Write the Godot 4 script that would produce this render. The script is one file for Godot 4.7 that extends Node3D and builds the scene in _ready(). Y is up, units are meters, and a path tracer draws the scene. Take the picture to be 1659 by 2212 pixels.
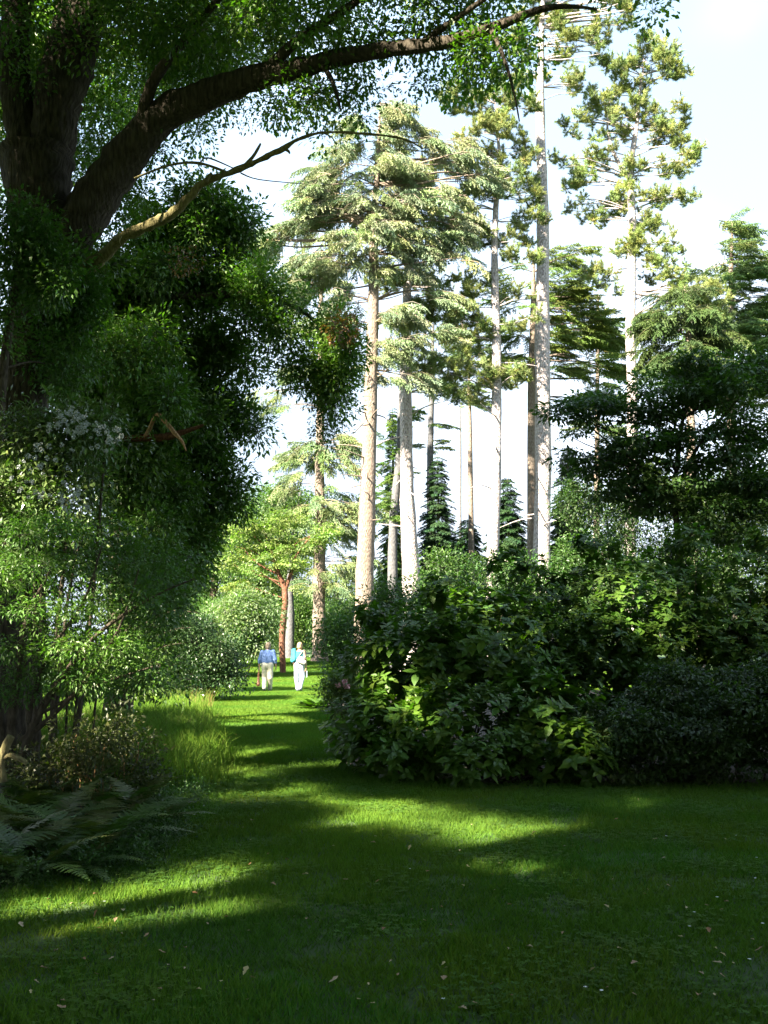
extends Node3D
# Garden path between shrubs under an oak, sunlit pines beyond. Pixels below are read from the photograph at 1659 x 2212.

const EYE := Vector3(0, 1.55, 0)
const FOCAL := 2239.0
const PITCH := 7.28
const TO_SUN := Vector3(-0.557, 0.616, 0.557)

class Mb:
	var v := PackedVector3Array()
	var n := PackedVector3Array()
	var c := PackedColorArray()
	func tri(a: Vector3, b: Vector3, d: Vector3, col: Color) -> void:
		var m := (d - a).cross(b - a).normalized()
		v.append(a); v.append(b); v.append(d)
		n.append(m); n.append(m); n.append(m)
		c.append(col); c.append(col); c.append(col)
	func smooth(a: Vector3, b: Vector3, d: Vector3, na: Vector3, nb: Vector3, nd: Vector3, col: Color) -> void:
		if (d - a).cross(b - a).dot(na + nb + nd) < 0.0:
			var t := b; b = d; d = t
			t = nb; nb = nd; nd = t
		v.append(a); v.append(b); v.append(d)
		n.append(na); n.append(nb); n.append(nd)
		c.append(col); c.append(col); c.append(col)
	func mesh() -> ArrayMesh:
		var a := []
		a.resize(Mesh.ARRAY_MAX)
		a[Mesh.ARRAY_VERTEX] = v
		a[Mesh.ARRAY_NORMAL] = n
		a[Mesh.ARRAY_COLOR] = c
		var m := ArrayMesh.new()
		m.add_surface_from_arrays(Mesh.PRIMITIVE_TRIANGLES, a)
		return m

var rng := RandomNumberGenerator.new()
var names := {}
var mat := {}
var kit := {}            # kind of foliage -> meshes of one spray
var gaps: Array = []     # openings in the canopy: where sun reaches the lawn
var openings := 0        # how many of them; those after it light branches and leaves
var lumpy := FastNoiseLite.new()

# ---------------------------------------------------------------- pixels and ground
func ray(u: float, v: float) -> Vector3:
	var y := -(v - 1106.0) / FOCAL
	var p := deg_to_rad(PITCH)
	return Vector3((u - 829.5) / FOCAL, y * cos(p) + sin(p), -cos(p) + y * sin(p))

func at(u: float, v: float, depth: float) -> Vector3:
	var r := ray(u, v)
	return EYE + r * (depth / -r.z)

func pixel(q: Vector3) -> Vector2:
	var p := deg_to_rad(PITCH)
	var r := q - EYE
	var f := r.y * sin(p) - r.z * cos(p)
	if f < 0.3:
		return Vector2(-9999, -9999)
	return Vector2(829.5 + FOCAL * r.x / f, 1106.0 - FOCAL * (r.y * cos(p) + r.z * sin(p)) / f)

func land(x: float, z: float) -> float:
	var d := -z
	var h := 0.75 * smoothstep(37.0, 62.0, d) + 0.9 * smoothstep(60.0, 130.0, d)
	return h + 0.018 * sin(x * 0.31 + z * 0.17) + 0.018 * sin(z * 0.28 - x * 0.2)

func ground(u: float, v: float) -> Vector3:
	var r := ray(u, v)
	var t := 3.0
	while t < 200.0 and (EYE + r * t).y > land((EYE + r * t).x, (EYE + r * t).z):
		t += 0.05
	return EYE + r * t

func on_land(p: Vector3, lift := 0.0) -> Vector3:
	return Vector3(p.x, land(p.x, p.z) + lift, p.z)

# ---------------------------------------------------------------- nodes
func named(called: String) -> String:
	names[called] = names.get(called, -1) + 1
	return called if names[called] == 0 else "%s_%03d" % [called, names[called]]

func tag(o: Node, label: String, category: String, group := "") -> Node:
	o.set_meta("label", label)
	o.set_meta("category", category)
	if group:
		o.set_meta("group", group)
	return o

func thing(called: String, label: String, category: String, where: Vector3, group := "") -> Node3D:
	var o := Node3D.new()
	o.name = named(called)
	add_child(o)
	o.position = where
	tag(o, label, category, group)
	return o

func part(called: String, mesh: Mesh, m: Material, parent: Node, where := Transform3D()) -> MeshInstance3D:
	var o := MeshInstance3D.new()
	o.name = called
	o.mesh = mesh
	o.material_override = m
	parent.add_child(o, true)
	o.transform = where
	return o

func setting(called: String, mesh: Mesh, m: Material) -> MeshInstance3D:
	var o := part(named(called), mesh, m, self)
	o.set_meta("kind", "structure")
	return o

# spots: transforms in the parent's axes, tints: colours (linear)
func spread(called: String, meshes: Array, m: Material, parent: Node, spots: Array, tints: Array) -> void:
	for k in meshes.size():
		var mine := []
		for i in range(k, spots.size(), meshes.size()):
			mine.append(i)
		if mine.is_empty():
			continue
		var mm := MultiMesh.new()
		mm.transform_format = MultiMesh.TRANSFORM_3D
		mm.use_colors = true
		mm.mesh = meshes[k]
		mm.instance_count = mine.size()
		for j in mine.size():
			mm.set_instance_transform(j, spots[mine[j]])
			mm.set_instance_color(j, tints[mine[j]])
		var o := MultiMeshInstance3D.new()
		o.name = called
		o.multimesh = mm
		o.material_override = m
		o.set_meta("kind", "stuff")
		parent.add_child(o, true)

# ---------------------------------------------------------------- small helpers
func ball() -> Vector3:
	while true:
		var p := Vector3(rng.randf_range(-1, 1), rng.randf_range(-1, 1), rng.randf_range(-1, 1))
		if p.length_squared() <= 1.0:
			return p
	return Vector3.ZERO

func grey(a := 0.8, b := 1.2) -> Color:
	var g := rng.randf_range(a, b)
	return Color(g * rng.randf_range(0.9, 1.12), g, g * rng.randf_range(0.8, 1.2))

func tinted(c: Color, vary := 0.22) -> Color:
	var g := 1.0 + rng.randf_range(-vary, vary)
	return Color(c.r * g * rng.randf_range(0.86, 1.16), c.g * g, c.b * g * rng.randf_range(0.8, 1.2))

func frame(dir: Vector3, up: Vector3, size: float, p: Vector3) -> Transform3D:
	var y := dir.normalized()
	var x := y.cross(up)
	if x.length_squared() < 1e-6:
		x = y.cross(Vector3(0.3, 0.2, 1))
	x = x.normalized()
	return Transform3D(Basis(x, y, x.cross(y)).scaled(Vector3.ONE * size), p)

func leaf(mb: Mb, base: Vector3, dir: Vector3, up: Vector3, length: float, width: float, outline: Array, fold: float, droop: float, col: Color) -> void:
	dir = dir.normalized()
	var side := dir.cross(up)
	if side.length_squared() < 1e-5:
		side = dir.cross(Vector3(0.7, 0.1, 0.7))
	side = side.normalized()
	var nrm := side.cross(dir)
	var pm := Vector3.ZERO
	var pl := Vector3.ZERO
	var pr := Vector3.ZERO
	var pw := 0.0
	for k in outline.size():
		var t: float = outline[k][0]
		var w: float = outline[k][1] * width * 0.5
		var m := base + dir * length * t - nrm * droop * length * t * t
		var l := m + side * w + nrm * w * fold
		var r := m - side * w + nrm * w * fold
		if k > 0:
			if pw > 0.0:
				mb.tri(pm, pl, m, col)
				mb.tri(pm, m, pr, col)
			if w > 0.0:
				mb.tri(pl, l, m, col)
				mb.tri(pr, m, r, col)
		pm = m; pl = l; pr = r; pw = w

func curve(pts: Array, rad: Array, steps: int) -> Array:   # Catmull-Rom through points with radii
	var p := PackedVector3Array()
	var r := PackedFloat32Array()
	for i in pts.size() - 1:
		var a: Vector3 = pts[maxi(i - 1, 0)]
		var b: Vector3 = pts[i]
		var c: Vector3 = pts[i + 1]
		var d: Vector3 = pts[mini(i + 2, pts.size() - 1)]
		for s in steps:
			var t := float(s) / steps
			p.append(b.cubic_interpolate(c, a, d, t))
			r.append(lerpf(rad[i], rad[i + 1], t))
	p.append(pts[-1])
	r.append(rad[-1])
	return [p, r]

func tube(mb: Mb, pts: Array, rad: Array, sides := 7, steps := 3, rough := 0.0, col := Color.WHITE) -> void:
	var cv := curve(pts, rad, steps)
	var p: PackedVector3Array = cv[0]
	var r: PackedFloat32Array = cv[1]
	var x := Vector3.ZERO
	var rings := []
	var outs := []
	for i in p.size():
		var f := (p[mini(i + 1, p.size() - 1)] - p[maxi(i - 1, 0)]).normalized()
		if i == 0:
			x = f.cross(Vector3(0.31, 0.12, 0.94)).normalized()
		x = (x - f * x.dot(f)).normalized()
		var y := f.cross(x)
		var ring := PackedVector3Array()
		var out := PackedVector3Array()
		for k in sides:
			var a := TAU * k / sides
			var o := x * cos(a) + y * sin(a)
			var q := p[i] + o * r[i]
			if rough > 0.0:
				q += o * r[i] * rough * lumpy.get_noise_3dv(q * 14.0)
			ring.append(q)
			out.append(o)
		rings.append(ring)
		outs.append(out)
	for i in p.size() - 1:
		for k in sides:
			var j := (k + 1) % sides
			mb.smooth(rings[i][k], rings[i + 1][k], rings[i + 1][j], outs[i][k], outs[i + 1][k], outs[i + 1][j], col)
			mb.smooth(rings[i][k], rings[i + 1][j], rings[i][j], outs[i][k], outs[i + 1][j], outs[i][j], col)
	var e := p.size() - 1
	var tip := (p[e] - p[e - 1]).normalized()
	for k in sides:
		mb.smooth(rings[e][k], rings[e][(k + 1) % sides], p[e], tip, tip, tip, col)

func tube_px(mb: Mb, row: Array, depth: float, sides := 7, steps := 3, rough := 0.0, origin := Vector3.ZERO) -> void:
	# row of [u, v, width] or [u, v, width, depth]
	var pts := []
	var rad := []
	for q in row:
		var d: float = q[3] if q.size() > 3 else depth
		pts.append(at(q[0], q[1], d) - origin)
		rad.append(q[2] * 0.5 * d / FOCAL)
	tube(mb, pts, rad, sides, steps, rough)

# ---------------------------------------------------------------- materials
func noise_tex(freq: float, lo: Color, hi: Color, kind := FastNoiseLite.TYPE_SIMPLEX_SMOOTH, size := 512, mid = null) -> NoiseTexture2D:
	var f := FastNoiseLite.new()
	f.noise_type = kind
	f.frequency = freq
	f.fractal_octaves = 5
	f.seed = int(freq * 10000) + size
	var t := NoiseTexture2D.new()
	t.width = size
	t.height = size
	t.seamless = true
	t.noise = f
	var g := Gradient.new()
	g.set_color(0, lo)
	g.set_color(1, hi)
	if mid != null:
		g.add_point(0.5, mid)
	t.color_ramp = g
	return t

func lin(r: float, g: float, b: float) -> Color:
	return Color(r, g, b).linear_to_srgb()

func plain(c: Color, rough := 0.8) -> StandardMaterial3D:
	var m := StandardMaterial3D.new()
	m.albedo_color = c
	m.roughness = rough
	return m

func foliage(rough: float, through: Color, shine := 0.5) -> StandardMaterial3D:
	var m := StandardMaterial3D.new()
	m.vertex_color_use_as_albedo = true
	m.roughness = rough
	m.metallic_specular = shine
	if through.g > 0.0:
		m.backlight_enabled = true
		m.backlight = through
	return m

func bark(lo: Color, mid: Color, hi: Color, freq: float, scale: Vector3, relief: float) -> StandardMaterial3D:
	var m := StandardMaterial3D.new()
	m.albedo_texture = noise_tex(freq, lo, hi, FastNoiseLite.TYPE_SIMPLEX_SMOOTH, 512, mid)
	m.heightmap_enabled = true
	m.heightmap_texture = noise_tex(freq * 1.01, Color.BLACK, Color.WHITE)
	m.heightmap_scale = relief
	m.uv1_triplanar = true
	m.uv1_scale = scale
	m.roughness = 0.95
	m.metallic_specular = 0.2
	return m

func materials() -> void:
	mat.leaf = foliage(0.42, Color(0.8, 0.95, 0.42))
	mat.gloss = foliage(0.3, Color(0.6, 0.75, 0.3))
	mat.needle = foliage(0.55, Color(0.5, 0.55, 0.3), 0.3)
	mat.grass = foliage(0.7, Color(0.7, 0.85, 0.35), 0.2)
	mat.petal = foliage(0.6, Color(0.6, 0.6, 0.6), 0.3)
	mat.oak = bark(lin(0.014, 0.012, 0.009), lin(0.05, 0.042, 0.032), lin(0.11, 0.096, 0.072), 0.012, Vector3(2.6, 0.55, 2.6), 5.0)
	mat.pine = bark(lin(0.07, 0.05, 0.045), lin(0.43, 0.38, 0.37), lin(0.62, 0.57, 0.56), 0.022, Vector3(1.3, 0.5, 1.3), 7.0)
	mat.cedar = bark(lin(0.08, 0.06, 0.05), lin(0.2, 0.16, 0.13), lin(0.34, 0.29, 0.24), 0.02, Vector3(1.8, 0.5, 1.8), 4.0)
	mat.darkbark = bark(lin(0.025, 0.02, 0.015), lin(0.06, 0.05, 0.036), lin(0.12, 0.1, 0.075), 0.015, Vector3(2.5, 0.8, 2.5), 2.0)
	mat.redbark = bark(lin(0.05, 0.024, 0.016), lin(0.13, 0.06, 0.038), lin(0.3, 0.19, 0.13), 0.015, Vector3(2.5, 0.8, 2.5), 1.5)
	mat.greybark = bark(lin(0.05, 0.05, 0.055), lin(0.11, 0.11, 0.115), lin(0.17, 0.17, 0.175), 0.015, Vector3(2.0, 0.6, 2.0), 2.0)
	mat.deadwood = bark(lin(0.07, 0.055, 0.035), lin(0.17, 0.15, 0.07), lin(0.3, 0.27, 0.13), 0.015, Vector3(3, 1.2, 3), 1.5)
	mat.redbrown = bark(lin(0.03, 0.018, 0.01), lin(0.09, 0.045, 0.022), lin(0.16, 0.08, 0.04), 0.015, Vector3(3, 1.2, 3), 1.5)
	mat.rawwood = bark(lin(0.16, 0.08, 0.035), lin(0.33, 0.2, 0.1), lin(0.5, 0.36, 0.22), 0.015, Vector3(4, 1.5, 4), 1.0)

# ---------------------------------------------------------------- sprays of foliage, one metre-ish each; an instance scales them
const RHOMB := [[0.0, 0.0], [0.45, 1.0], [1.0, 0.0]]
const LOBED := [[0.0, 0.08], [0.3, 0.62], [0.42, 0.4], [0.66, 1.0], [0.8, 0.66], [1.0, 0.0]]
const OVATE := [[0.0, 0.0], [0.13, 0.6], [0.36, 1.0], [0.62, 0.8], [0.85, 0.32], [1.0, 0.0]]

func broad_clump(count: int, length: float, ratio: float, outline: Array, droop := 0.12, flat := 1.0) -> ArrayMesh:
	var mb := Mb.new()
	for k in 5:   # a few twigs
		var e := ball() * Vector3(1, flat, 1) * 0.9
		var mid := e * 0.5 + Vector3(0, 0.08, 0)
		tube(mb, [Vector3.ZERO, mid, e], [0.014, 0.01, 0.004], 3, 1, 0.0, Color(0.55, 0.42, 0.6))
	for i in count:
		var p := ball() * Vector3(1, flat, 1)
		var d := (p.normalized() + ball() * 0.9 + Vector3(0, -0.15, 0)).normalized()
		var up := (Vector3.UP + ball() * 0.75).normalized()
		var L := length * rng.randf_range(0.5, 1.3)
		leaf(mb, p, d, up, L, L * ratio, outline, rng.randf_range(0.1, 0.5), rng.randf_range(-0.1, 0.3) + droop, grey(0.75, 1.25))
	return mb.mesh()

func pine_tuft() -> ArrayMesh:   # several brushes of needles on a forked shoot
	var mb := Mb.new()
	for s in 10:
		var e := (ball() + Vector3(0, 0.25, 0)) * 0.7
		tube(mb, [Vector3.ZERO, e * 0.5 + Vector3(0, -0.05, 0), e], [0.03, 0.02, 0.012], 3, 1, 0.0, Color(0.9, 0.6, 0.7))
		var axis := (e.normalized() + Vector3(0, 0.5, 0)).normalized()
		for k in 40:
			var t := rng.randf()
			var d := (axis * rng.randf_range(0.2, 1.1) + ball()).normalized()
			var b := e - axis * 0.35 * t
			var L := rng.randf_range(0.22, 0.42)
			var side := d.cross(ball()).normalized() * 0.02
			mb.tri(b - side, b + side, b + d * L, grey(0.75, 1.25))
	return mb.mesh()

func cedar_spray(droop: float) -> ArrayMesh:   # along +y outward, flat in x, side shoots hanging along -z
	var mb := Mb.new()
	var n := 13
	tube(mb, [Vector3(0, -0.2, 0), Vector3(0, 0.5, 0.02), Vector3(0, 1, -droop * 0.4)], [0.02, 0.014, 0.005], 3, 2, 0.0, Color(0.9, 0.65, 0.8))
	for i in n:
		for s in [-1.0, 1.0]:
			var t := (i + rng.randf()) / n
			var b := Vector3(0, t, -droop * 0.4 * t * t)
			var len := (1.0 - 0.55 * t) * rng.randf_range(0.3, 0.6)
			var d := Vector3(s * rng.randf_range(0.6, 1.0), rng.randf_range(0.3, 0.9), -droop * rng.randf_range(0.2, 1.3)).normalized()
			for k in 11:
				var q := (k + rng.randf()) / 11.0
				var p := b + d * len * q + Vector3(0, 0, -droop * 0.35 * q * q * len)
				var nd := (d * 0.5 + ball() * 0.9).normalized()
				var side := nd.cross(ball()).normalized() * 0.019
				mb.tri(p - side, p + side, p + nd * rng.randf_range(0.07, 0.14), grey(0.75, 1.3))
				mb.tri(p - side.cross(nd) , p + side.cross(nd), p + d * rng.randf_range(0.07, 0.12), grey(0.75, 1.3))
	return mb.mesh()

func fir_spray() -> ArrayMesh:   # flat layered bough of a spruce
	var mb := Mb.new()
	for i in 170:
		var t := rng.randf()
		var s := (1.0 - t) * rng.randf_range(-0.6, 0.6)
		var p := Vector3(s, t, -0.25 * absf(s) - 0.15 * t * t + rng.randf_range(-0.05, 0.05))
		var d := Vector3(signf(s) * 0.6, 0.8, rng.randf_range(-0.5, 0.2)).normalized()
		var side := d.cross(Vector3(rng.randf_range(-0.6, 0.6), 0, 1)).normalized() * 0.035
		mb.tri(p - side, p + side, p + d * rng.randf_range(0.12, 0.24), grey(0.7, 1.25))
	return mb.mesh()

func rosette(pairs: int) -> ArrayMesh:   # shoot of large ovate leaves along +y
	var mb := Mb.new()
	tube(mb, [Vector3(0, -0.5, 0), Vector3(0, 0, 0)], [0.02, 0.012], 4, 1, 0.0, Color(0.7, 0.6, 0.6))
	for i in pairs:
		var a := i * 1.62 + rng.randf()
		for s in 2:
			var d := Vector3(cos(a + PI * s), 0.5 - 0.2 * i + rng.randf_range(-0.4, 0.3), sin(a + PI * s))
			var L := rng.randf_range(0.75, 1.1) * (0.7 + 0.15 * i)
			leaf(mb, Vector3(0, -0.12 * i, 0), d, Vector3.UP, L, L * rng.randf_range(0.5, 0.6), OVATE, 0.15, rng.randf_range(0.02, 0.3), grey(0.8, 1.2))
	return mb.mesh()

func frond(mb: Mb, bend: float) -> void:   # fern frond along +y, arching over -z
	var n := 34
	var last := Vector3.ZERO
	for i in n + 1:
		var t := float(i) / n
		var p := Vector3(0.03 * sin(t * 3.0), t * (1.0 - bend * 0.3 * t), -bend * t * t * 0.75)
		if i > 0:
			var w := Vector3(0.006 * (1.1 - t), 0, 0)
			mb.tri(last - w, last + w, p, Color(0.8, 0.7, 0.5))
			mb.tri(last + w, p + w * 0.9, p, Color(0.8, 0.7, 0.5))
			if t > 0.1:
				var dirn := (p - last).normalized()
				var len := 0.2 * sin(PI * pow(clampf((t - 0.05) / 0.95, 0.0, 1.0), 0.7)) + 0.01
				var nrm := Vector3.RIGHT.cross(dirn).normalized()
				for s in [-1.0, 1.0]:
					var d := (Vector3(s, 0, 0) + dirn * 0.35 + nrm * 0.05 + ball() * 0.16).normalized()
					leaf(mb, p, d, nrm, len, 0.03, [[0.0, 0.5], [0.15, 1.0], [0.3, 0.6], [0.45, 0.9], [0.6, 0.45], [0.8, 0.5], [1.0, 0.0]], 0.05, 0.12, grey(0.8, 1.15))
		last = p

func grass_patch(count: int, tall: float, wide: float, lean: float) -> ArrayMesh:
	var mb := Mb.new()
	for i in count:
		var p := Vector3(rng.randf_range(-0.55, 0.55), -0.004, rng.randf_range(-0.55, 0.55))
		var a := rng.randf() * TAU
		var h := tall * rng.randf_range(0.45, 1.15)
		var l := Vector3(cos(a), 0, sin(a)) * h * lean * rng.randf_range(0.2, 1.3)
		var b := rng.randf() * TAU
		var side := Vector3(cos(b), 0, sin(b)) * wide
		var g := grey(0.5, 1.5)
		if rng.randf() < 0.11:
			g = Color(2.0, 1.15, 1.6)
		if tall > 0.15:
			var m := p + Vector3(0, h * 0.6, 0) + l * 0.35
			mb.tri(p - side, p + side, m + side * 0.7, g)
			mb.tri(p - side, m + side * 0.7, m - side * 0.7, g)
			mb.tri(m - side * 0.7, m + side * 0.7, p + Vector3(0, h * 0.9, 0) + l, g)
		else:
			mb.tri(p - side, p + side, p + Vector3(0, h, 0) + l, g)
	return mb.mesh()

func clover_patch() -> ArrayMesh:
	var mb := Mb.new()
	for i in 90:
		var p := Vector3(rng.randfn() * 0.16, rng.randf_range(0.015, 0.045), rng.randfn() * 0.16)
		var a := rng.randf() * TAU
		var g := grey(0.8, 1.2)
		for k in 3:
			var d := Vector3(cos(a + k * TAU / 3), 0.15, sin(a + k * TAU / 3))
			leaf(mb, p, d, Vector3.UP, 0.019, 0.016, [[0.0, 0.0], [0.6, 1.0], [1.0, 0.5]], 0.15, 0.1, g)
	return mb.mesh()

func make_kit() -> void:
	for k in 4:
		kit.get_or_add("oak", []).append(broad_clump(75, 0.27, 0.58, LOBED))
		kit.get_or_add("small", []).append(broad_clump(105, 0.24, 0.46, RHOMB))
		kit.get_or_add("plate", []).append(broad_clump(110, 0.26, 0.5, RHOMB, 0.15, 0.3))
		kit.get_or_add("palm", []).append(broad_clump(110, 0.2, 0.36, RHOMB, 0.25, 0.35))
		kit.get_or_add("bush", []).append(broad_clump(170, 0.18, 0.55, RHOMB))
		kit.get_or_add("pine", []).append(pine_tuft())
		kit.get_or_add("cedar", []).append(cedar_spray(0.9))
		kit.get_or_add("layer", []).append(cedar_spray(0.25))
		kit.get_or_add("fir", []).append(fir_spray())
		kit.get_or_add("rosette", []).append(rosette(3 + k % 2))

const LEAF_AREA := {"oak": 1.17, "small": 0.55, "plate": 1.0, "palm": 0.5, "bush": 1.07, "pine": 1.48, "cedar": 0.63, "layer": 0.63, "fir": 0.49, "rosette": 1.7}

# ---------------------------------------------------------------- canopy gaps
func in_gap(q: Vector3, margin: float, count: int) -> bool:
	var g := q - TO_SUN * (q.y / TO_SUN.y)
	for i in count:
		var e: Array = gaps[i]
		var a: float = (g.x - e[0].x) / (e[1] + margin)
		var b: float = (g.z - e[0].z) / (e[2] + margin)
		if a * a + b * b < 1.0:
			return true
	return false

# ---------------------------------------------------------------- plants
# blobs: [centre, radii] in metres; returns [spots, tints] in the plant's axes
func fill(blobs: Array, kind: String, size: float, lai: float, tint: Color, axis: Vector3, origin: Vector3, carve := false, vary := 0.22, holes := -0.09) -> Array:
	var lai_all := kind == "bush"   # the high shade crowns open for both kinds of gap
	var wave := 2.6 / maxf(0.5, size * 2.2)
	var spots := []
	var tints := []
	for b in blobs:
		var c: Vector3 = b[0]
		var r: Vector3 = b[1]
		var n := ceili((1.0 if holes < -0.9 else 1.35) * lai * PI * r.x * r.y / (LEAF_AREA[kind] * size * size))
		var shade := rng.randf_range(0.85, 1.15)
		for i in n:
			var p := ball()
			p *= 1.0 + 0.45 * lumpy.get_noise_3dv((c + p * r) * wave * 1.7 + Vector3(31, 7, 3))
			if rng.randf() < 0.45:
				p = p.normalized() * rng.randf_range(0.72, 1.02)
			var q := c + p * r
			if q.y < land(q.x, q.z) + size * 0.25:
				continue
			if holes > -1.0 and lumpy.get_noise_3dv(q * wave) < holes:
				continue
			if carve and in_gap(q, size * 0.55, gaps.size() if lai_all else openings):
				continue
			var s := size * rng.randf_range(0.7, 1.25)
			var t: Transform3D
			if kind in ["cedar", "layer", "fir"]:
				var out := Vector3(q.x - axis.x, 0, q.z - axis.z).normalized() * 0.8 + ball() * 0.5
				out.y = rng.randf_range(-0.35, 0.25)
				t = frame(out, Vector3.UP, s * 1.5, q - origin)
			elif kind == "rosette":
				t = frame(Vector3.UP * 1.1 + p * 0.9 + ball() * 0.3, Vector3(0.1, 0, 1), s, q - origin)
			else:
				t = Transform3D(Basis.from_euler(Vector3(rng.randf_range(-0.35, 0.35), rng.randf() * TAU, rng.randf_range(-0.35, 0.35))).scaled(Vector3.ONE * s), q - origin)
			spots.append(t)
			tints.append(tinted(tint * shade, vary))
	return [spots, tints]

func blobs_px(rows: Array, depth: float, thick: float) -> Array:
	var out := []
	for e in rows:
		var d: float = depth + (e[4] if e.size() > 4 else 0.0)
		var k := d / FOCAL
		out.append([at(e[0], e[1], d), Vector3(e[2] * k, e[3] * k, maxf(e[2], e[3]) * k * thick)])
	return out

# o: depth, trunk rows [u, v, width], crown rows [u, v, ru, rv, (depth offset)], kind, size, lai, tint, bark, limbs, thick
func tree(called: String, label: String, category: String, o: Dictionary) -> Node3D:
	var depth: float = o.depth
	var rows: Array = o.trunk
	var foot := at(rows[0][0], rows[0][1], depth)
	foot = on_land(foot)
	var root := thing(called, label, category, foot, o.get("group", ""))
	var pts := [foot - foot + Vector3(0, -0.15, 0)]
	var k := depth / FOCAL
	var rad := [rows[0][2] * 0.5 * k * o.get("flare", 1.25)]
	var first := at(rows[0][0], rows[0][1], depth)
	if first.y - foot.y > 0.9:
		pts.append(Vector3(0, 0.7, 0))
		rad.append(rows[0][2] * 0.5 * k * 1.05)
	for q in rows:
		var p := at(q[0], q[1], depth + (q[3] if q.size() > 3 else 0.0)) - foot
		if p.y > 0.25:
			pts.append(p + Vector3(rng.randf_range(-1, 1), 0, rng.randf_range(-1, 1)) * q[2] * k * 0.12)
			rad.append(q[2] * 0.5 * k)
	var mb := Mb.new()
	tube(mb, pts, rad, o.get("sides", 12), 5, 0.28)
	var bk: Material = mat[o.get("bark", "darkbark")]
	part("trunk", mb.mesh(), bk, root)
	for row in o.get("branches", []):
		var bm := Mb.new()
		tube_px(bm, row, depth, 6, 3, 0.2, foot)
		part("branch", bm.mesh(), bk, root)
	var whole := blobs_px(o.crown, depth, o.get("thick", 0.9))
	var blobs := []
	for b in whole:
		b[1] *= o.get("swell", 1.0)
		if not o.get("ragged", false):
			blobs.append(b)
			continue
		blobs.append([b[0], b[1] * 0.72])
		for tuft in 3:   # smaller tufts round the main one break its outline
			var off := ball().normalized() * Vector3(1.0, 0.8, 1.0)
			blobs.append([b[0] + off * b[1] * rng.randf_range(0.75, 1.15), b[1] * rng.randf_range(0.26, 0.44)])
	for stub in o.get("snags", 0):   # dead stubs on the bare trunk
		var y: float = lerpf(o.get("snag_low", 2.0), o.get("snag_high", 10.0), rng.randf())
		var c := Vector3.ZERO
		for i in range(1, pts.size()):
			if pts[i - 1].y <= y and pts[i].y > y:
				c = pts[i - 1].lerp(pts[i], (y - pts[i - 1].y) / (pts[i].y - pts[i - 1].y))
		var a := rng.randf() * TAU
		var reach := rng.randf_range(0.5, 2.2)
		var e := c + Vector3(cos(a) * reach, rng.randf_range(-0.5, 0.3) * reach, sin(a) * reach)
		var sm := Mb.new()
		tube(sm, [c, c.lerp(e, 0.5) + ball() * 0.2, e], [0.04, 0.028, 0.01], 5, 3, 0.3)
		part("snag", sm.mesh(), bk, root)
	if o.get("limbs", true):
		for b in blobs:
			var c: Vector3 = b[0] - foot
			var best := Vector3.ZERO
			var score := 1e9
			for i in range(1, pts.size()):
				for s in 5:
					var q: Vector3 = pts[i - 1].lerp(pts[i], s / 5.0)
					var drop := c.y - q.y
					var side := Vector2(c.x - q.x, c.z - q.z).length()
					var w := absf(drop - side * o.get("rise", 0.35)) + side * 0.3
					if q.y > o.get("clear", 1.0) and w < score:
						score = w
						best = q
			if best.distance_to(c) < 0.25:
				continue
			var lm := Mb.new()
			var sag := Vector3(0, best.distance_to(c) * rng.randf_range(-0.05, 0.12), 0)
			var thickness: float = clampf(best.distance_to(c) * 0.016, 0.012, 0.13) * o.get("limb", 1.0)
			tube(lm, [best, best.lerp(c, 0.35) + sag, best.lerp(c, 0.7) + sag * 0.9 + ball() * 0.06 * best.distance_to(c), c], [thickness, thickness * 0.8, thickness * 0.5, thickness * 0.2], 5, 3, 0.2)
			part("limb", lm.mesh(), bk, root)
	var f := fill(blobs, o.kind, o.size, o.lai, o.tint, foot, foot, o.get("carve", false), o.get("vary", 0.22), o.get("holes", -0.09))
	spread("foliage", kit[o.kind], mat[o.get("surface", "leaf")], root, f[0], f[1])
	return root

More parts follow.
